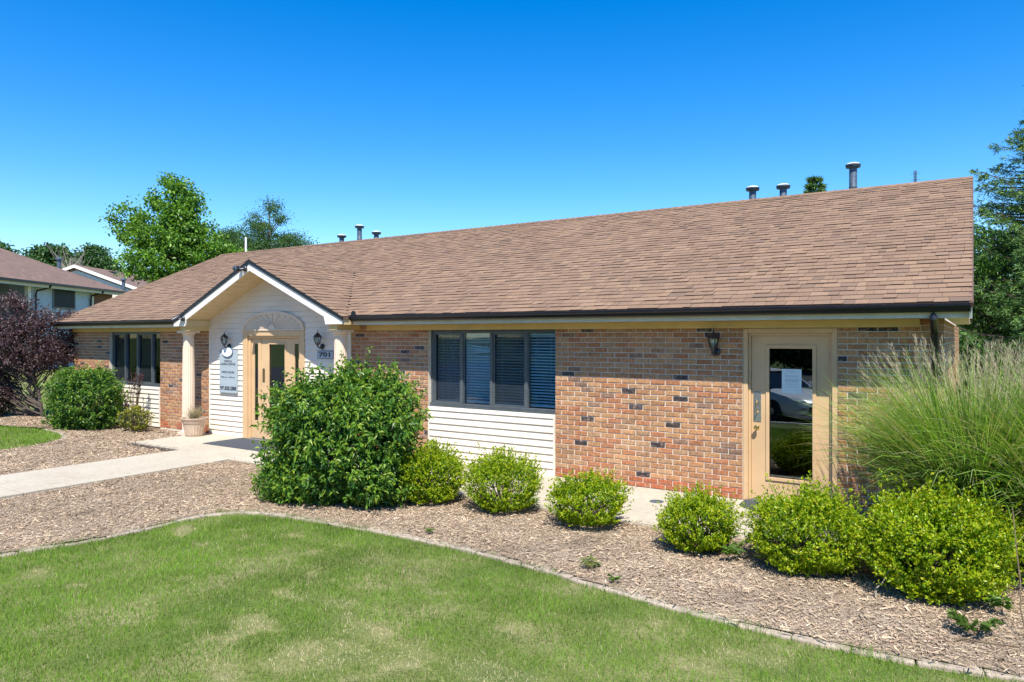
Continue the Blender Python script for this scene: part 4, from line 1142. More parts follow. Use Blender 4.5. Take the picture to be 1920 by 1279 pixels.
# lawn grass
def in_view(P, m=1.3):
    L = P[:, 0] * .8372 + P[:, 1] * .5468; F_ = -P[:, 0] * .5468 + P[:, 1] * .8372
    return (F_ > 1.5) & (np.abs(L) < F_ * .7256 * m + 1.0)
STRAW = [(-6.76, 2.82, 0.22), (-6.86, 4.29, 0.22), (-4.2, 3.25, 0.2), (-4.22, 3.1, 0.18), (-4.11, 3.81, 0.2), (-3.5, 3.14, 0.26), (-3.7, 2.59, 0.25), (-3.74, 3.63, 0.22), (-3.32, 3.22, 0.24), (-3.43, 3.55, 0.16), (-2.51, 3.49, 0.22), (-2.29, 3.52, 0.2), (-2.65, 4.17, 0.2), (-3.57, 4.36, 0.14), (-1.34, 4.22, 0.18), (-0.97, 4.54, 0.16), (-1.27, 4.52, 0.18), (-3.53, 2.97, 0.2), (-2.97, 3.43, 0.2), (-4.66, 2.92, 0.15)]
_q = np.random.default_rng(77)
STRAW += [(float(a), float(b), float(c)) for a, b, c in zip(_q.uniform(-7, .3, 34), _q.uniform(2.6, 5.0, 34), _q.uniform(.05, .13, 34))]
def dryness(x, y):
    d = .27 * vnoise(x, y, 2.6, 2) + .34 * vnoise(x, y, 7.0, 5) - .03 + .12 * np.clip((x + 4.5) / 4, -1, 1)
    x, y = x + .10 * vnoise(x, y, 7.0, 1) + .05 * vnoise(x, y, 18.0, 2), y + .10 * vnoise(x, y, 7.0, 4) + .05 * vnoise(x, y, 18.0, 6)
    for sx, sy_, sr_ in STRAW: d = d + .95 * np.exp(-(((x - sx) / sr_) ** 2 + ((y - sy_) / (sr_ * .7)) ** 2))
    return np.clip(d, 0, 1)
def lawn_grass(name, label, x0, x1, y0, y1, dens, keep, seed, h=.038, wd=.0024, edge=None):
    r = np.random.default_rng(seed); n = int((x1 - x0) * (y1 - y0) * dens)
    P = np.stack([r.uniform(x0, x1, n), r.uniform(y0, y1, n)], 1); P = P[keep(P)]
    n = len(P); x, y = P[:, 0], P[:, 1]
    dry = dryness(x, y) + r.normal(0, .13, n)
    tall = 1 + .30 * vnoise(x, y, 3.5, 4) + .28 * vnoise(x, y, 11.0, 2)
    ln = h * r.uniform(.6, 1.35, n) * np.clip(tall, .5, 1.6) * np.where(dry > .6, .5, 1)
    if edge is not None:                         # unmown fringe along the edging
        dist = np.full(n, 9.0); Q = along(edge, .1)
        for i0 in range(0, n, 20000):
            dist[i0:i0 + 20000] = np.sqrt(((P[i0:i0 + 20000, None] - Q[None]) ** 2).sum(2)).min(1)
        fr_ = np.clip(1 - dist / .22, 0, 1) * (.6 + .6 * vnoise(x, y, 5.0, 1)); ln = ln * (1 + .9 * np.clip(fr_, 0, 1)); dry = dry - .35 * np.clip(fr_, 0, 1)
    P0 = np.column_stack([P, lawn_z(x, y) - .004])
    az = r.uniform(0, 6.283, n) + .4
    V, F, k, C = ribbons(P0, az, r.uniform(.15, .95, n), ln, wd * r.uniform(.7, 1.4, n), 1, r, grav=r.uniform(.2, 1.1, n))
    cg = pick(r, [(.135, .275, .012), (.17, .32, .016), (.10, .225, .012), (.205, .34, .03)], n)
    cd = pick(r, [(.56, .47, .29), (.50, .42, .24), (.42, .37, .19), (.62, .53, .36)], n)
    cm_ = pick(r, [(.165, .25, .035), (.21, .27, .055)], n)
    tone = (.80 + .30 * vnoise(x, y, 9.0, 3) + .24 * vnoise(x, y, 3.0, 6))[:, None]; cg = np.clip(cg * tone, 0, 1)
    dry = np.where(r.random(n) < .06, dry + .5, dry)
    c = np.where((dry > .62)[:, None], cd, np.where((dry > .38)[:, None], cm_, cg))
    o = mobj(name, np_mesh(name, V, F, M['blade'], tint=np.repeat(c, k, 0)))
    tag(o, label, 'grass', kind='stuff')
CP = np.array(CURB)
def curb_y(x): return np.interp(x, CP[9:, 0], CP[9:, 1])
LAWN_POLY = CURB + [(3.2, -1.5), (-8.6, -1.5)]
def keep_main(P):
    j = P + np.random.default_rng(1).normal(0, .035, P.shape)
    return pip(j, LAWN_POLY) & in_view(P)
lawn_grass('lawn_grass', 'sunlit green lawn with straw-coloured dry patches in the foreground', -8.2, 2.6, 1.2, 6.2, 6700, keep_main, 71, edge=CURB[2:])
LL = LEFT_EDGE + [(-40, -1.2), (-40, 6.9)]
lawn_grass('lawn_grass', 'small patch of green lawn left of the entrance walk', -19.5, -13.9, 3.0, 7.4, 1700, lambda P: pip(P, LL) & in_view(P, 1.2), 72, .06, .006)

# mulch shreds
def mulch(name, label, poly, x0, x1, y0, y1, dens, seed, size):
    r = np.random.default_rng(seed); n = int((x1 - x0) * (y1 - y0) * dens)
    P = np.stack([r.uniform(x0, x1, n), r.uniform(y0, y1, n)], 1); P = P[pip(P + r.normal(0, .045, P.shape), poly) & in_view(P)]
    n = len(P); L = size * r.gamma(1.7, .62, n); W = np.clip(L * r.uniform(.06, .22, n), .0018, .014)
    az = r.uniform(0, 6.283, n); tl = r.normal(0, .22, n)
    D = np.stack([np.cos(az) * np.cos(tl), np.sin(az) * np.cos(tl), np.sin(tl)], 1)
    S = norm(np.stack([-np.sin(az), np.cos(az), r.normal(0, .35, n)], 1)); N = norm(np.cross(D, S))
    zz_ = bed_z(P[:, 0], P[:, 1]); zz_ = np.where(pip(P, poly), zz_, np.maximum(zz_, .002))
    C = np.column_stack([P, zz_ + .004 + .012 * r.random(n) * pip(P, poly)])
    a_, b_ = D * L[:, None] * .5, S * W[:, None] * .5; th = N * (W * .35)[:, None]
    V = np.stack([C - a_ - b_ * .8, C + a_ * .8 - b_ * .9 + th, C + a_ + b_ * .6, C - a_ * .9 + b_ + th * 1.5], 1).reshape(-1, 3)
    i = (np.arange(n) * 4)[:, None]
    F = np.concatenate([i + np.array([0, 1, 2]), i + np.array([0, 2, 3])])
    patch = vnoise(P[:, 0], P[:, 1], 3.0, 6)
    c = pick(r, [(.29, .22, .16), (.34, .265, .195), (.24, .175, .125), (.43, .36, .28), (.32, .255, .195), (.15, .105, .08), (.36, .29, .21)], n, .2)
    c = .7 * c + .3 * np.array([.315, .25, .185])
    damp = np.clip(vnoise(P[:, 0], P[:, 1], 5.5, 2) - .35, 0, 1)
    c *= (1.14 + .24 * patch - .75 * damp)[:, None] * np.array([1.14, 1.09, .98])
    o = mobj(name, np_mesh(name, V, F, M['chip'], tint=np.repeat(np.clip(c, 0, 1), 4, 0)))
    o.color = (0, 0, 0, 1)
    tag(o, label, 'mulch', kind='stuff')
mulch('mulch_chips', 'shredded bark mulch round the boxwoods and large bush', BED_A, -10.0, 2.6, 1.0, 8.6, 6900, 81, .020)
mulch('mulch_chips', 'shredded bark mulch left of the entrance walk', BED_B, -20.0, -11.6, 2.0, 8.6, 2000, 82, .032)
# fallen sticks
for (a_, b_, rr_, lab) in (((-.62, 6.0, .0), (-.52, 6.12, .22), .006, 'thin pale stake leaning at the left foot of the largest boxwood'), ((.30, 5.75, -.02), (.24, 6.25, .75), .006, 'thin dark stem standing at the right edge of the mulch'),
                          ((-.1, 5.45, -.005), (.25, 5.5, .012), .008, 'short dead twig lying in the mulch below the leafy weed')):
    o = MB().tube(np.linspace(a_, b_, 6) + np.random.default_rng(2).normal(0, .008, (6, 3)), np.linspace(rr_, rr_ * .5, 6), 6).build('stick', M['bark_pale' if 'pale' in lab else 'twig']); tag(o, lab, 'stick')

# ------------------------------------------------------------------ trees
TH = math.radians(33.15)
def wxy(L, F): return (.8372 * L - .5468 * F, .5468 * L + .8372 * F)

def tree(name, label, L, F, lobes, ncl, nlf, clr, ll, lw, pal, seed, trunk_r=.14, stems=1, mat='leaf', group=None, z0=-.45, cat='tree', droop=.15, split=.25, bark='bark', trunk_pts=None):
    r = np.random.default_rng(seed); LOCAL[0] = True
    x, y = wxy(L, F)
    t = thing(name, label, cat, (x, y, z0), TH, group)
    lob = np.array(lobes, float); vol = lob[:, 3] * lob[:, 4] * lob[:, 5]
    li = r.choice(len(lob), ncl, p=vol ** .75 / (vol ** .75).sum())
    d = rdir(r, ncl); rad = r.uniform(.35, 1.0, ncl) ** .5
    C = lob[li, :3] + d * rad[:, None] * lob[li, 3:]
    C[:, 2] -= z0
    # leaves: gaussian clusters, flattened
    P = np.repeat(C, nlf, 0) + r.normal(0, 1, (ncl * nlf, 3)) * np.array([1, 1, .6]) * (clr * r.uniform(.6, 1.3, ncl)).repeat(nlf)[:, None] * .6
    D = norm(rdir(r, len(P)) + np.array([0, 0, -.25]))
    n = len(P)
    shade = r.uniform(.8, 1.2, ncl).repeat(nlf)[:, None]
    o = mobj('crown', leaf_mesh('crown', P, D, ll * r.uniform(.6, 1.25, n), ll * lw, np.clip(pick(r, pal, n) * shade, 0, 1), M[mat], r, droop=droop), t); tag(o, kind='stuff')
    top = max(lob[:, 2] + lob[:, 5] * .6) - z0
    cz = min(lob[:, 2] - lob[:, 5]) - z0
    mb = MB()
    bases = [np.array([r.uniform(-.25, .25), r.uniform(-.2, .2), 0]) * (stems > 1) for _ in range(stems)]
    axes = []
    for s_ in range(stems):
        k = 9; tt = np.linspace(0, 1, k)
        tgt = np.array([lob[s_ % len(lob), 0] * .8, lob[s_ % len(lob), 1] * .8, top]) if stems > 1 else np.array([lob[0, 0] * .7, lob[0, 1] * .7, top])
        pts_ = bases[s_] + tt[:, None] * (tgt - bases[s_]) * np.array([1, 1, 1]) ; pts_[:, :2] = bases[s_][:2] + (tt ** 1.5)[:, None] * (tgt - bases[s_])[:2]
        pts_[1:-1] += r.normal(0, .02 * top, (k - 2, 3)) * np.array([1, 1, 0])
        mb.tube(pts_, trunk_r * (1 - .88 * tt) / math.sqrt(stems), 8); axes.append(pts_)
    for i in r.permutation(ncl)[:min(ncl, 130)]:
        ax = axes[r.integers(stems)]
        zt = np.clip(C[i, 2] - .55 * np.hypot(*(C[i, :2])) - .3, cz * .6, top * .95)
        a_ = np.array([np.interp(zt, ax[:, 2], ax[:, j]) for j in range(3)])
        m_ = (a_ + C[i]) / 2 + np.array([0, 0, -.12]) * np.linalg.norm(C[i] - a_) + r.normal(0, .05, 3)
        tt = np.linspace(0, 1, 6)[:, None]
        q = (1 - tt) ** 2 * a_ + 2 * tt * (1 - tt) * m_ + tt ** 2 * C[i]
        mb.tube(q, np.linspace(trunk_r * .22, trunk_r * .04, 6), 5, cap=False)
    mb.build('trunk', M[bark], t)
    LOCAL[0] = False
    return t

T1P = [(.11, .24, .022), (.145, .29, .026), (.08, .19, .022), (.18, .32, .03), (.06, .15, .025)]
t1 = tree('broadleaf_tree', 'tall bright green broadleaf tree behind the left end of the office roof', -15.6, 32, [(.34, 0, 8.0, 1.05, 1.1, 1.3), (-1.75, .2, 7.0, .75, .9, 1.05), (0, 0, 6.5, 1.75, 1.6, 1.2),
      (.25, 0, 5.3, 2.25, 2.1, 1.1), (2.1, 0, 5.5, 1.2, 1.2, 1.1), (1.1, 0, 3.9, 1.9, 1.9, 1.1), (.9, 0, 7.2, .9, .9, 1.2)], 420, 58, .34, .15, .75, T1P, 101, .2)
tree('locust_tree', 'darker feathery tree behind the roof between the broadleaf tree and the vents', -13.2, 38, [(.1, 0, 7.9, 1.0, 1.0, 1.2), (-1.4, 0, 7.0, 1.0, 1.0, .9), (1.4, 0, 6.7, 1.1, 1.0, .8), (-.2, 0, 6.2, 2.6, 1.6, 1.0), (2.3, 0, 6.2, .8, .8, .7), (-2.3, 0, 6.9, .8, .8, .9), (.3, 0, 8.9, .35, .35, .5), (1.8, 0, 5.4, 1.4, 1.2, .9)],
     420, 95, .38, .11, .45, [(.065, .145, .035), (.085, .175, .04), (.055, .115, .035)], 102, .16)
FP = [(.055, .125, .032), (.075, .155, .038), (.042, .10, .03)]
for (px, wd_, yt, seed, lab) in ((-.655, 4.0, 14.0, 111, 'distant rounded green tree behind the ridge of the left apartment roof'), (-.594, 3.5, 13.6, 112, 'distant rounded green tree right of the bare tree'),
                                 (-.735, 4.0, 14.3, 113, 'distant dark tree at the left edge above the apartment roof'), (-.560, 3.0, 10.8, 114, 'low distant tree beside the tall broadleaf tree')):
    tree('distant_tree', lab, px * 90, 90, [(0, 0, yt - 2.4, wd_ * .62, wd_ * .6, 2.2), (-wd_ * .42, 0, yt - 3.9, wd_ * .5, wd_ * .6, 2), (wd_ * .42, 0, yt - 4.1, wd_ * .5, wd_ * .6, 2), (0, 0, yt - 7, wd_ * .85, wd_ * .8, 3.2)], 420, 46, .75, .42, .75, FP, seed, .3, group='trees far behind the left buildings')
# bare tree
r = np.random.default_rng(120); LOCAL[0] = True
x, y = wxy(-.628 * 78, 78); bt = thing('bare_tree', 'distant leafless pale-branched tree between two green ones', 'tree', (x, y, -.45), TH)
mb = MB()
mb.tube([(0, 0, 0), (.1, 0, 3), (0, 0, 7), (.2, 0, 11)], [.28, .22, .15, .06], 7).build('trunk', M['bark_pale'], bt)
mb = MB()
for k in range(110):
    z_ = r.uniform(4.5, 9.6); a_ = r.uniform(0, 6.28); l_ = r.uniform(1.2, 3.2)
    e = np.array([math.cos(a_) * l_ * .65, math.sin(a_) * l_ * .65, z_ + l_ * .95]); q = np.linspace((.05, 0, z_), e, 5) + r.normal(0, .08, (5, 3))
    mb.tube(q, np.linspace(.04, .010, 5), 5, cap=False)
    for m_ in range(3):
        q0 = q[r.integers(2, 5)]; mb.tube(np.linspace(q0, q0 + np.array([r.normal(0, .4), r.normal(0, .4), r.uniform(.4, 1.0)]), 3), [.014, .010, .006], 4, cap=False)
mb.build('branches', M['bark_pale'], bt); LOCAL[0] = False

# purple-leaved tree by the left corner
PP = [(.066, .034, .045), (.105, .062, .072), (.044, .024, .033), (.17, .12, .125), (.08, .038, .044)]
tree('purple_tree', 'purple-leaved multi-stem ornamental tree at the left end of the office', -11.9, 17.6, [(-.55, 0, 2.45, .75, .7, .62), (.55, -.1, 2.15, .68, .6, .55), (-.1, 0, 1.75, 1.2, .8, .50), (-1.1, 0, 1.6, .7, .7, .8), (.75, -.2, 1.65, .45, .5, .4), (-1.3, .3, .9, .7, .6, .55), (-.9, .1, .45, .6, .5, .35), (.25, 0, 1.35, .8, .6, .35)],
     540, 52, .19, .066, .58, PP, 131, .085, stems=4, z0=-.05, mat='leaf_gloss')
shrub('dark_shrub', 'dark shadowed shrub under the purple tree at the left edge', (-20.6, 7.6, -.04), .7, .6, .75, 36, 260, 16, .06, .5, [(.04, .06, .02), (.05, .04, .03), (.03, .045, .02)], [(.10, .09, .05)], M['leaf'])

# spruces
def spruce(name, label, L, F, H, R, seed, pal, zmin=1.0, nb=230, nt=26, z0=-.1, group=None, sizes=(.075, .012)):
    r = np.random.default_rng(seed); LOCAL[0] = True
    x, y = wxy(L, F); t = thing(name, label, 'conifer', (x, y, z0), TH, group)
    MB().tube([(0, 0, 0), (0, 0, H * .5), (0, 0, H * .98)], [H * .018, H * .011, .01], 8).build('trunk', M['bark'], t)
    Ps, Ds, br_ = [], [], MB()
    tiers = nb // 8; zs = zmin + (H - zmin) * (np.repeat(np.arange(tiers), 8) / tiers) ** 1.0 + r.normal(0, .035 * H / 10, tiers * 8)
    for i, z_ in enumerate(zs):
        f = 1 - (z_ - zmin * .3) / (H - zmin * .3); l_ = R * (f ** .8) * r.uniform(.7, 1.12) + .12
        a_ = i * 2.399 + r.normal(0, .25)
        h_ = np.array([math.cos(a_), math.sin(a_), 0]); s_ = np.array([-h_[1], h_[0], 0])
        tt = np.linspace(0, 1, 7)
        q = np.array([0, 0, z_]) + (tt * l_)[:, None] * h_ + ((-.22 * tt + .30 * tt ** 3 - .02) * l_)[:, None] * np.array([0, 0, 1.0])
        br_.tube(q, np.linspace(.012 + .012 * l_, .004, 7), 5, cap=False)
        m_ = max(6, int(nt * l_ / R * 1.6))
        u = r.uniform(.18, 1.0, m_); sd = r.choice([-1, 1], m_)
        base = np.stack([np.interp(u, tt, q[:, j]) for j in range(3)], 1)
        tl = .42 * l_ * (1.08 - u) * r.uniform(.5, 1.1, m_) + .10
        td = norm(h_ * .95 + s_ * sd[:, None] * r.uniform(.5, 1.1, (m_, 1)) + np.array([0, 0, -.35]) * r.uniform(.2, 1.3, (m_, 1)))
        k = 18
        v = r.random((m_, k, 1))
        P = (base[:, None] + td[:, None] * tl[:, None, None] * v).reshape(-1, 3)
        Ps.append(P); Ds.append(norm(np.repeat(td, k, 0) * .9 + rdir(r, m_ * k) * .8))
    P, D = np.concatenate(Ps), np.concatenate(Ds); n = len(P)
    o = mobj('crown', leaf_mesh('crown', P, D, sizes[0] * r.uniform(.7, 1.3, n), sizes[1], pick(r, pal, n, .25), M['needle'], r, fold=.1), t); tag(o, kind='stuff')
    tag(br_.build('branches', M['bark'], t), kind='stuff')
    LOCAL[0] = False
SPP = [(.075, .155, .04), (.105, .195, .045), (.055, .12, .04), (.14, .24, .045)]
spruce('spruce_tree', 'large dark spruce beside the right end of the office roof, cut by the picture edge', 14.3, 17.6, 9.9, 4.5, 141, SPP, zmin=1.4, nb=440, nt=30, sizes=(.115, .022))
spruce('spruce_tree', 'tip of a distant conifer showing above the roof ridge between vents', .4286 * 60, 60, 15.9, 4.0, 142, SPP, zmin=3, nb=200, nt=9, sizes=(.38, .08))
RP = [(.08, .185, .03), (.11, .235, .035), (.06, .14, .025), (.15, .27, .035)]
tree('broadleaf_tree', 'leafy green tree below the spruce beyond the right end of the office', 12.6, 18.4, [(0, 0, 2.6, 1.3, 1.2, 1.2), (-.9, 0, 3.3, .9, 1.0, .9), (-1.2, .2, 1.8, 1.0, 1.0, 1.0), (.9, 0, 3.4, 1.3, 1.2, 1.2), (0, 0, 1.0, 1.7, 1.2, .8), (-.3, 0, 4.2, .9, .9, .8)], 330, 50, .28, .10, .5, RP, 143, .13, z0=-.1)
tree('broadleaf_tree', 'dark green tree in the background at the far right behind the spruce', 22.0, 30, [(0, 0, 4.5, 3, 2.5, 2.5), (-2.3, 0, 3.2, 2.0, 2, 2.2), (2.5, 0, 4, 2.5, 2, 2.5)], 220, 50, .55, .2, .6, FP, 144, .2, z0=-.4)

# ------------------------------------------------------------------ background buildings, mast, wires
def lf(pts):       # (L,F,z) -> world
    return [(*wxy(p[0], p[1]), p[2]) for p in pts]
def quad_solid(mb, pts, d=(0, 0, -.08)):
    V = lf(pts); n = len(V); V2 = [(v[0] + d[0], v[1] + d[1], v[2] + d[2]) for v in V]
    mb.add(V + V2, [list(range(n)), list(range(2 * n - 1, n - 1, -1))] + [[i, i + n, (i + 1) % n + n, (i + 1) % n] for i in range(n)])
def lbox(mb, l0, l1, f0, f1, z0, z1):
    V = lf([(l0, f0, z0), (l1, f0, z0), (l1, f1, z0), (l0, f1, z0), (l0, f0, z1), (l1, f0, z1), (l1, f1, z1), (l0, f1, z1)])
    return mb.add(V, BOXF)
def far_roofmat():
    m, nd, lk, bs = new_mat('far_shingles')
    f = noise(nd, lk, 5.0, 5, .8); f2 = noise(nd, lk, 1.6, 3)
    c = ramp(nd, lk, f, [(.32, (.10, .068, .055)), (.5, (.16, .10, .075)), (.7, (.215, .14, .10))])
    c = mix(nd, lk, 'MULTIPLY', c, ramp(nd, lk, f2, [(.3, (.85,) * 3), (.7, (1.1,) * 3)]))
    lk.new(c, bs.inputs['Base Color']); bs.inputs['Roughness'].default_value = .95
    return m
M['far_roof'] = far_roofmat()
M['shade_tinted_siding'] = plain('white_siding_painted_shade', (.40, .46, .52), .5, .05, 2)  # white siding, darkened and blued in its colour to stand for shade
M['far_pane'] = plain('dark_far_pane', (.012, .02, .024), .45, .3, 1.5, spec=.12)
x, y = wxy(-33, 42)
AP = thing('apartment_building', 'two-storey white-sided apartment block with brown hipped roof at the left edge', 'building', (x, y, -.45))
W0, E0, F0, F1, EZ, PT = -28.6, -27.95, 26.0, 51.2, 5.22, .47
wl_ = MB(); lbox(wl_, -45, W0, 41.8, 47.9, -.45, 5.15); wall_o = wl_.build('wall', M['shade_tinted_siding'], AP)
k_ = 0; zz = 2.2
while zz < 5.0:
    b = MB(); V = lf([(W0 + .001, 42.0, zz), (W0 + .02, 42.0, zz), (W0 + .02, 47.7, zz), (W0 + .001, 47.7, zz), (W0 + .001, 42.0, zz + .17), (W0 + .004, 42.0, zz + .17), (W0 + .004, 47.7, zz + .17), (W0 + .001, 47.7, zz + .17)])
    b.add(V, BOXF).build('board', M['shade_tinted_siding'], wall_o); zz += .18
b = MB(); lbox(b, -45, -30.4, F0, 41.79, -.45, 5.15); b.build('wall', plain('tan_stucco', (.42, .32, .22), .8, .08), AP)
b = MB(); lbox(b, -45, W0 - .22, 47.91, F1 - .3, -.45, 5.15); b.build('wall', plain('brown_brick_far', (.17, .085, .055), .9, .2, 14), AP)
b = MB(); lbox(b, W0 - .1, W0 + .12, 41.55, 41.79, -.45, 5.14); b.build('post', M['trim'], AP)
b = MB(); lbox(b, W0 - .05, W0 + .10, 47.92, 48.1, -.45, 5.14); b.build('post', M['cream'], AP)
b = MB(); lbox(b, -30.35, W0 + .1, F0, 41.5, 2.5, 2.65); b.build('balcony_floor', M['cream'], AP)
rl = MB(); lbox(rl, W0 + .02, W0 + .07, 36, 41.5, 3.62, 3.68); lbox(rl, W0 + .02, W0 + .07, 36, 41.5, 2.75, 2.80); rlo = rl.build('railing', M['black_metal'], AP)
for i in range(48):
    b = MB(); lbox(b, W0 + .03, W0 + .055, 36 + i * .115, 36.02 + i * .115, 2.801, 3.619); b.build('baluster', M['black_metal'], rlo)
b = MB(); lbox(b, -30.39, -30.33, 37.4, 39.2, 2.66, 4.75); pd = b.build('patio_door', M['bronze'], AP)
b = MB(); lbox(b, -30.33, -30.31, 37.5, 38.25, 2.75, 4.65); lbox(b, -30.33, -30.31, 38.35, 39.1, 2.75, 4.65); b.build('pane', M['glass'], pd)
b = MB(); lbox(b, W0, W0 + .06, 43.9, 46.15, 3.68, 5.0); wo = b.build('window', M['bronze'], AP)
for fa, fb in ((44.02, 45.0), (45.06, 46.03)):
    b = MB(); lbox(b, W0 + .061, W0 + .075, fa, fb, 3.80, 4.90); b.build('pane', M['far_pane'], wo)
rf = MB()
hl = 9.0; tz = EZ + PT * hl
quad_solid(rf, [(E0, F0 - 8, EZ), (E0, F1, EZ), (E0 - hl, F1 - hl, tz), (E0 - hl, F0 - 8, tz)])
quad_solid(rf, [(E0, F1, EZ), (E0 - 2 * hl, F1, EZ), (E0 - hl, F1 - hl, tz)])
quad_solid(rf, [(E0 - hl, F0 - 8, tz), (E0 - hl, F1 - hl, tz), (E0 - 2 * hl, F1, EZ), (E0 - 2 * hl, F0 - 8, EZ)])
rfo = rf.build('roof', M['far_roof'], AP)
b = MB(); lbox(b, E0 - .05, E0 + .10, F0 - 8, F1, EZ - .16, EZ - .01); b.build('gutter', M['black_metal'], AP)
b = MB(); lbox(b, W0 - .05, E0 - .06, F0 - 8, F1, EZ - .22, EZ - .17); b.build('soffit', M['cream'], AP)
b = MB(); lbox(b, E0 - .09, E0 - .055, F0 - 8, F1, EZ - .33, EZ - .10); b.build('fascia', M['cream'], AP)
for ff in (42.25, 47.75):
    MB().tube(lf([(E0 + .03, ff + .55, EZ - .12), (E0 - .05, ff + .5, EZ - .3), (W0 + .12, ff + .05, EZ - .52), (W0 + .10, ff, EZ - .75), (W0 + .10, ff, 0)]), .055, 8).build('downspout', M['black_metal'], AP, smooth=True)
xx, yy = wxy(-30.5, 50.5)
b = MB().lathe([(.14, 0), (.14, 1.3), (.24, 1.31), (.24, 1.42), (.05, 1.5)], 14, (*wxy(-.6418 * 52, 52), 6.3)); b.build('roof_vent', M['galv'], AP)
# gabled block behind
x, y = wxy(-37, 68)
AB = thing('gabled_building', 'white gabled block with brown roof behind the apartment building', 'building', (x, y, -.45))
b = MB(); lbox(b, -42.4, -32.0, 60.6, 80, -.45, 6.0); b.build('wall', M['siding'], AB)
b = MB(); V = lf([(-42.4, 60.6, 6.0), (-32.0, 60.6, 6.0), (-37.2, 60.6, 7.9), (-42.4, 79.9, 6.0), (-32.0, 79.9, 6.0), (-37.2, 79.9, 7.9)])
b.add(V, [[0, 1, 2], [5, 4, 3], [0, 2, 5, 3], [1, 4, 5, 2], [0, 3, 4, 1]]).build('gable_wall', M['siding'], AB)
rf = MB()
quad_solid(rf, [(-37.2, 60.0, 8.08), (-31.5, 60.0, 6.0), (-31.5, 80.4, 6.0), (-37.2, 80.4, 8.08)][::-1])
quad_solid(rf, [(-37.2, 60.0, 8.08), (-42.9, 60.0, 6.0), (-42.9, 80.4, 6.0), (-37.2, 80.4, 8.08)])
ro = rf.build('roof', M['far_roof'], AB)
for s_ in (1, -1):
    b = MB(); e = -37.2 + s_ * 5.7
    V = lf([(-37.2, 59.9, 8.06), (e, 59.9, 5.98), (e, 59.9, 5.72), (-37.2, 59.9, 7.80), (-37.2, 59.99, 8.06), (e, 59.99, 5.98), (e, 59.99, 5.72), (-37.2, 59.99, 7.80)])
    F = [[0, 1, 2, 3], [7, 6, 5, 4], [0, 4, 5, 1], [1, 5, 6, 2], [2, 6, 7, 3], [3, 7, 4, 0]]
    b.add(V, F).build('rake_board', M['trim'], AB)
    b = MB(); V = lf([(-37.2, 60.3, 7.62), (e, 60.3, 5.54), (e, 60.3, 5.25), (-37.2, 60.3, 7.33), (-37.2, 60.5, 7.62), (e, 60.5, 5.54), (e, 60.5, 5.25), (-37.2, 60.5, 7.33)])
    b.add(V, F).build('frieze_trim', M['trim'], AB)
for (ll_, ff) in ((-36.2, 64), (-35.8, 70), (-35.0, 66), (-34.2, 72), (-35.6, 76)):
    b = MB(); z_ = 8.08 - (ll_ + 37.2) * .365; lbox(b, ll_ - .25, ll_ + .25, ff - .3, ff + .3, z_ - .05, z_ + .12); b.build('roof_vent', M['black_metal'], ro)
b = MB().lathe([(.13, 0), (.13, 1.5), (.22, 1.51), (.22, 1.6), (.05, 1.68)], 14, (*wxy(-.5505 * 56, 56), 4.9)); b.build('flue_pipe', M['galv'], AB)
# mast
x, y = wxy(.5714 * 70, 70); ms_ = thing('lattice_mast', 'distant grey antenna mast above the right part of the roof ridge', 'mast', (x, y, -.45))
for dx, dy in ((-.12, -.1), (.12, -.1), (0, .12)): MB().tube([(x + dx, y + dy, -.45), (x + dx * .8, y + dy * .8, 18.4)], .04, 6).build('leg', M['galv'], ms_)
cb = MB()
for i in range(40):
    z_ = 10 + i * .21; s_ = 1 if i % 2 else -1
    cb.tube([(x - s_ * .11, y - .09, z_), (x + s_ * .11, y - .09, z_ + .21)], .018, 4)
cb.build('bracing', M['galv'], ms_)
for z_ in (16.9, 17.5, 18.1): MB().tube([(x - .45, y, z_), (x + .45, y, z_)], .02, 5).build('antenna_arm', M['galv'], ms_)
for (p, q, lab) in (((20.5, 40, 8.9), (36, 48, 15.0), 'thin overhead wire rising to the right above the roof'), ((24.5, 36, 5.6), (30, 37, 8.6), 'lower overhead wire beyond the right end of the roof')):
    P = np.linspace(lf([p])[0], lf([q])[0], 12); P[:, 2] -= .3 * np.sin(np.linspace(0, math.pi, 12))
    o = MB().tube(P, .008, 5).build('overhead_wire', M['lamp_black']); tag(o, lab, 'wire')

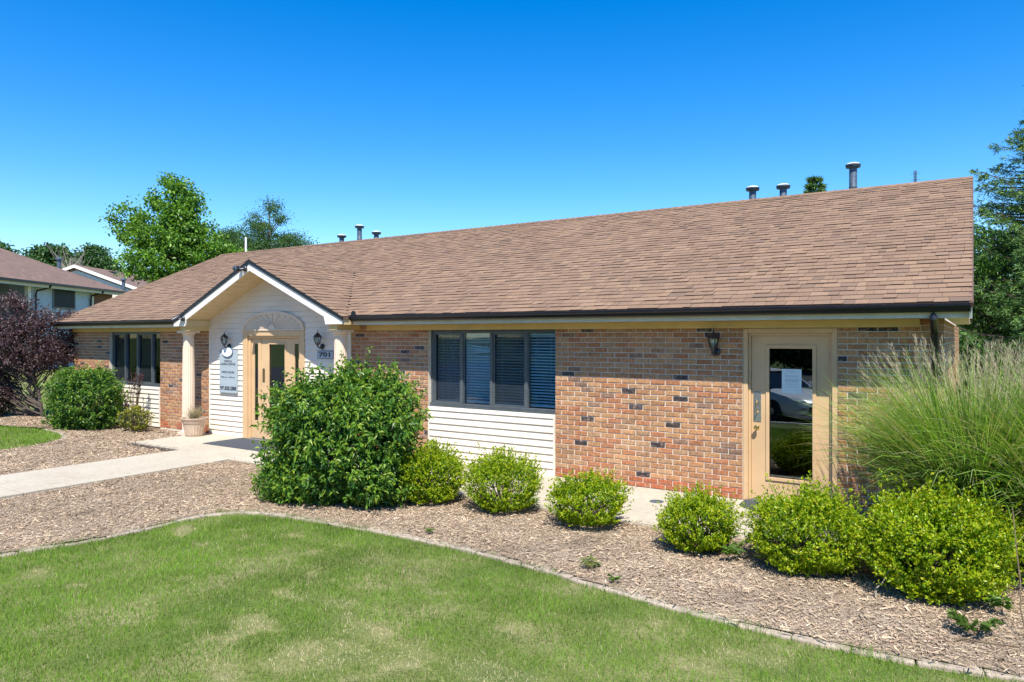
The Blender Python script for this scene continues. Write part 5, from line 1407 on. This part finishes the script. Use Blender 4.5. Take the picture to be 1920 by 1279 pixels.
# ------------------------------------------------------------------ behind the viewpoint (mirrored in the door glass): parked car, trees
CW = plain('white_car_paint', (.78, .78, .77), .22, .02, 2); CG = plain('car_glass', (.015, .018, .02), .05, .1); TY = plain('tyre_rubber', (.02, .02, .02), .85, .2, 30); RM = plain('alloy_rim', (.45, .45, .46), .3, .1, 20, metal=.8)
def car(loc, rz, label):
    LOCAL[0] = True
    t = thing('parked_car', label, 'car', loc, rz)
    # sections along x (front at +x): half width, sill z, shoulder z
    body = MB(); secs = []
    for x_, hw, z0_, z1_ in ((-2.25, .66, .42, .80), (-2.18, .78, .30, .92), (-1.7, .86, .24, .95), (-.6, .89, .22, .93), (.7, .89, .22, .92), (1.2, .88, .22, .88), (1.8, .85, .24, .80), (2.15, .76, .28, .68), (2.28, .60, .36, .58)):
        secs.append([(x_, -hw * .9, z0_), (x_, -hw, z0_ + .12), (x_, -hw, z1_ - .14), (x_, -hw * .92, z1_ - .03), (x_, -hw * .6, z1_ + .02), (x_, hw * .6, z1_ + .02), (x_, hw * .92, z1_ - .03), (x_, hw, z1_ - .14), (x_, hw, z0_ + .12), (x_, hw * .9, z0_)])
    V = [p for s_ in secs for p in s_]; k = 10
    F = [[i * k + j, i * k + (j + 1) % k, (i + 1) * k + (j + 1) % k, (i + 1) * k + j] for i in range(len(secs) - 1) for j in range(k)] + [list(range(k))[::-1], list(range((len(secs) - 1) * k, len(secs) * k))]
    bo = body.add(V, F).build('body', CW, t, True)
    def cab(pts, name, mat, ins=0):
        V = []; 
        for x_, z_, hw in pts: V += [(x_, -hw, z_), (x_, hw, z_)]
        n = len(pts); F = [[2 * i, 2 * ((i + 1) % n), 2 * ((i + 1) % n) + 1, 2 * i + 1] for i in range(n)] + [[2 * i for i in range(n)][::-1], [2 * i + 1 for i in range(n)]]
        return MB().add(V, F).build(name, mat, t)
    cab([(-1.85, .93, .76), (-1.25, 1.36, .60), (-.5, 1.42, .59), (.15, 1.38, .60), (1.0, .92, .76)], 'cabin_glass', CG)
    cab([(-1.35, 1.355, .615), (-.5, 1.44, .60), (.25, 1.37, .615), (.10, 1.345, .62), (-1.2, 1.335, .62)], 'cabin_roof', CW)
    for s_ in (-1, 1):
        for (xa, za, xb, zb) in ((-1.86, .93, -1.28, 1.36), (-.40, .93, -.38, 1.40), (1.02, .92, .18, 1.375)):
            MB().tube([(xa, s_ * .775, za), (xb, s_ * .612, zb)], .035, 6).build('pillar', CW, t)
        MB().box(*sorted((.75, .95)), *sorted((s_ * .86, s_ * 1.0)), .93, 1.05).build('mirror', CW, t, bevel=.02)
        MB().box(2.02, 2.22, *sorted((s_ * .45, s_ * .72)), .56, .67).build('headlight', M['sign_white'], t, bevel=.02)
        for xw in (-1.38, 1.38):
            w = MB().lathe([(.20, -.11), (.31, -.11), (.325, -.07), (.325, .07), (.31, .11), (.20, .11)], 28).build('wheel', TY, t, True, loc=(xw, s_ * .80, .325), rot=(math.radians(90), 0, 0))
            MB().lathe([(.04, -.115), (.19, -.10), (.205, -.112), (.205, .112), (.19, .10), (.04, .115)], 20).build('rim', RM, w, True)
    MB().box(2.20, 2.29, -.42, .42, .36, .50).build('grille', CG, t, bevel=.02)
    LOCAL[0] = False
car((-5.2, -4.3, -.42), math.radians(38), 'white sedan parked on the asphalt, seen mirrored in the tan door glass')
BK = 'trees across the car park'
for i, (x, y) in enumerate(((-30, -36), (-23, -35), (-16, -36), (-9, -35), (-2, -36), (5, -35), (12, -36))):
    if i == 0:
        bk = tree('street_tree', 'green tree across the car park, first from the left end of the row', 0, 0, [(0, 0, 7, 3.6, 3.4, 2.6), (-2.4, 0, 5, 2.6, 2.6, 2), (2.4, 0, 5, 2.6, 2.6, 2), (0, 0, 3.2, 4.2, 3, 1.8), (0, 0, 1.2, 4.6, 3, 1.3)], 420, 45, .8, .34, .7, FP, 151, .28, group=BK)
        bk.location = (x, y, -.45)
    else:
        c_ = copy_tree(bk, label='green tree across the car park, %s from the left end of the row' % ['first', 'second', 'third', 'fourth', 'fifth', 'sixth', 'seventh'][i]); c_.location = (x, y, -.45); c_.rotation_euler = (0, 0, i * 1.3)
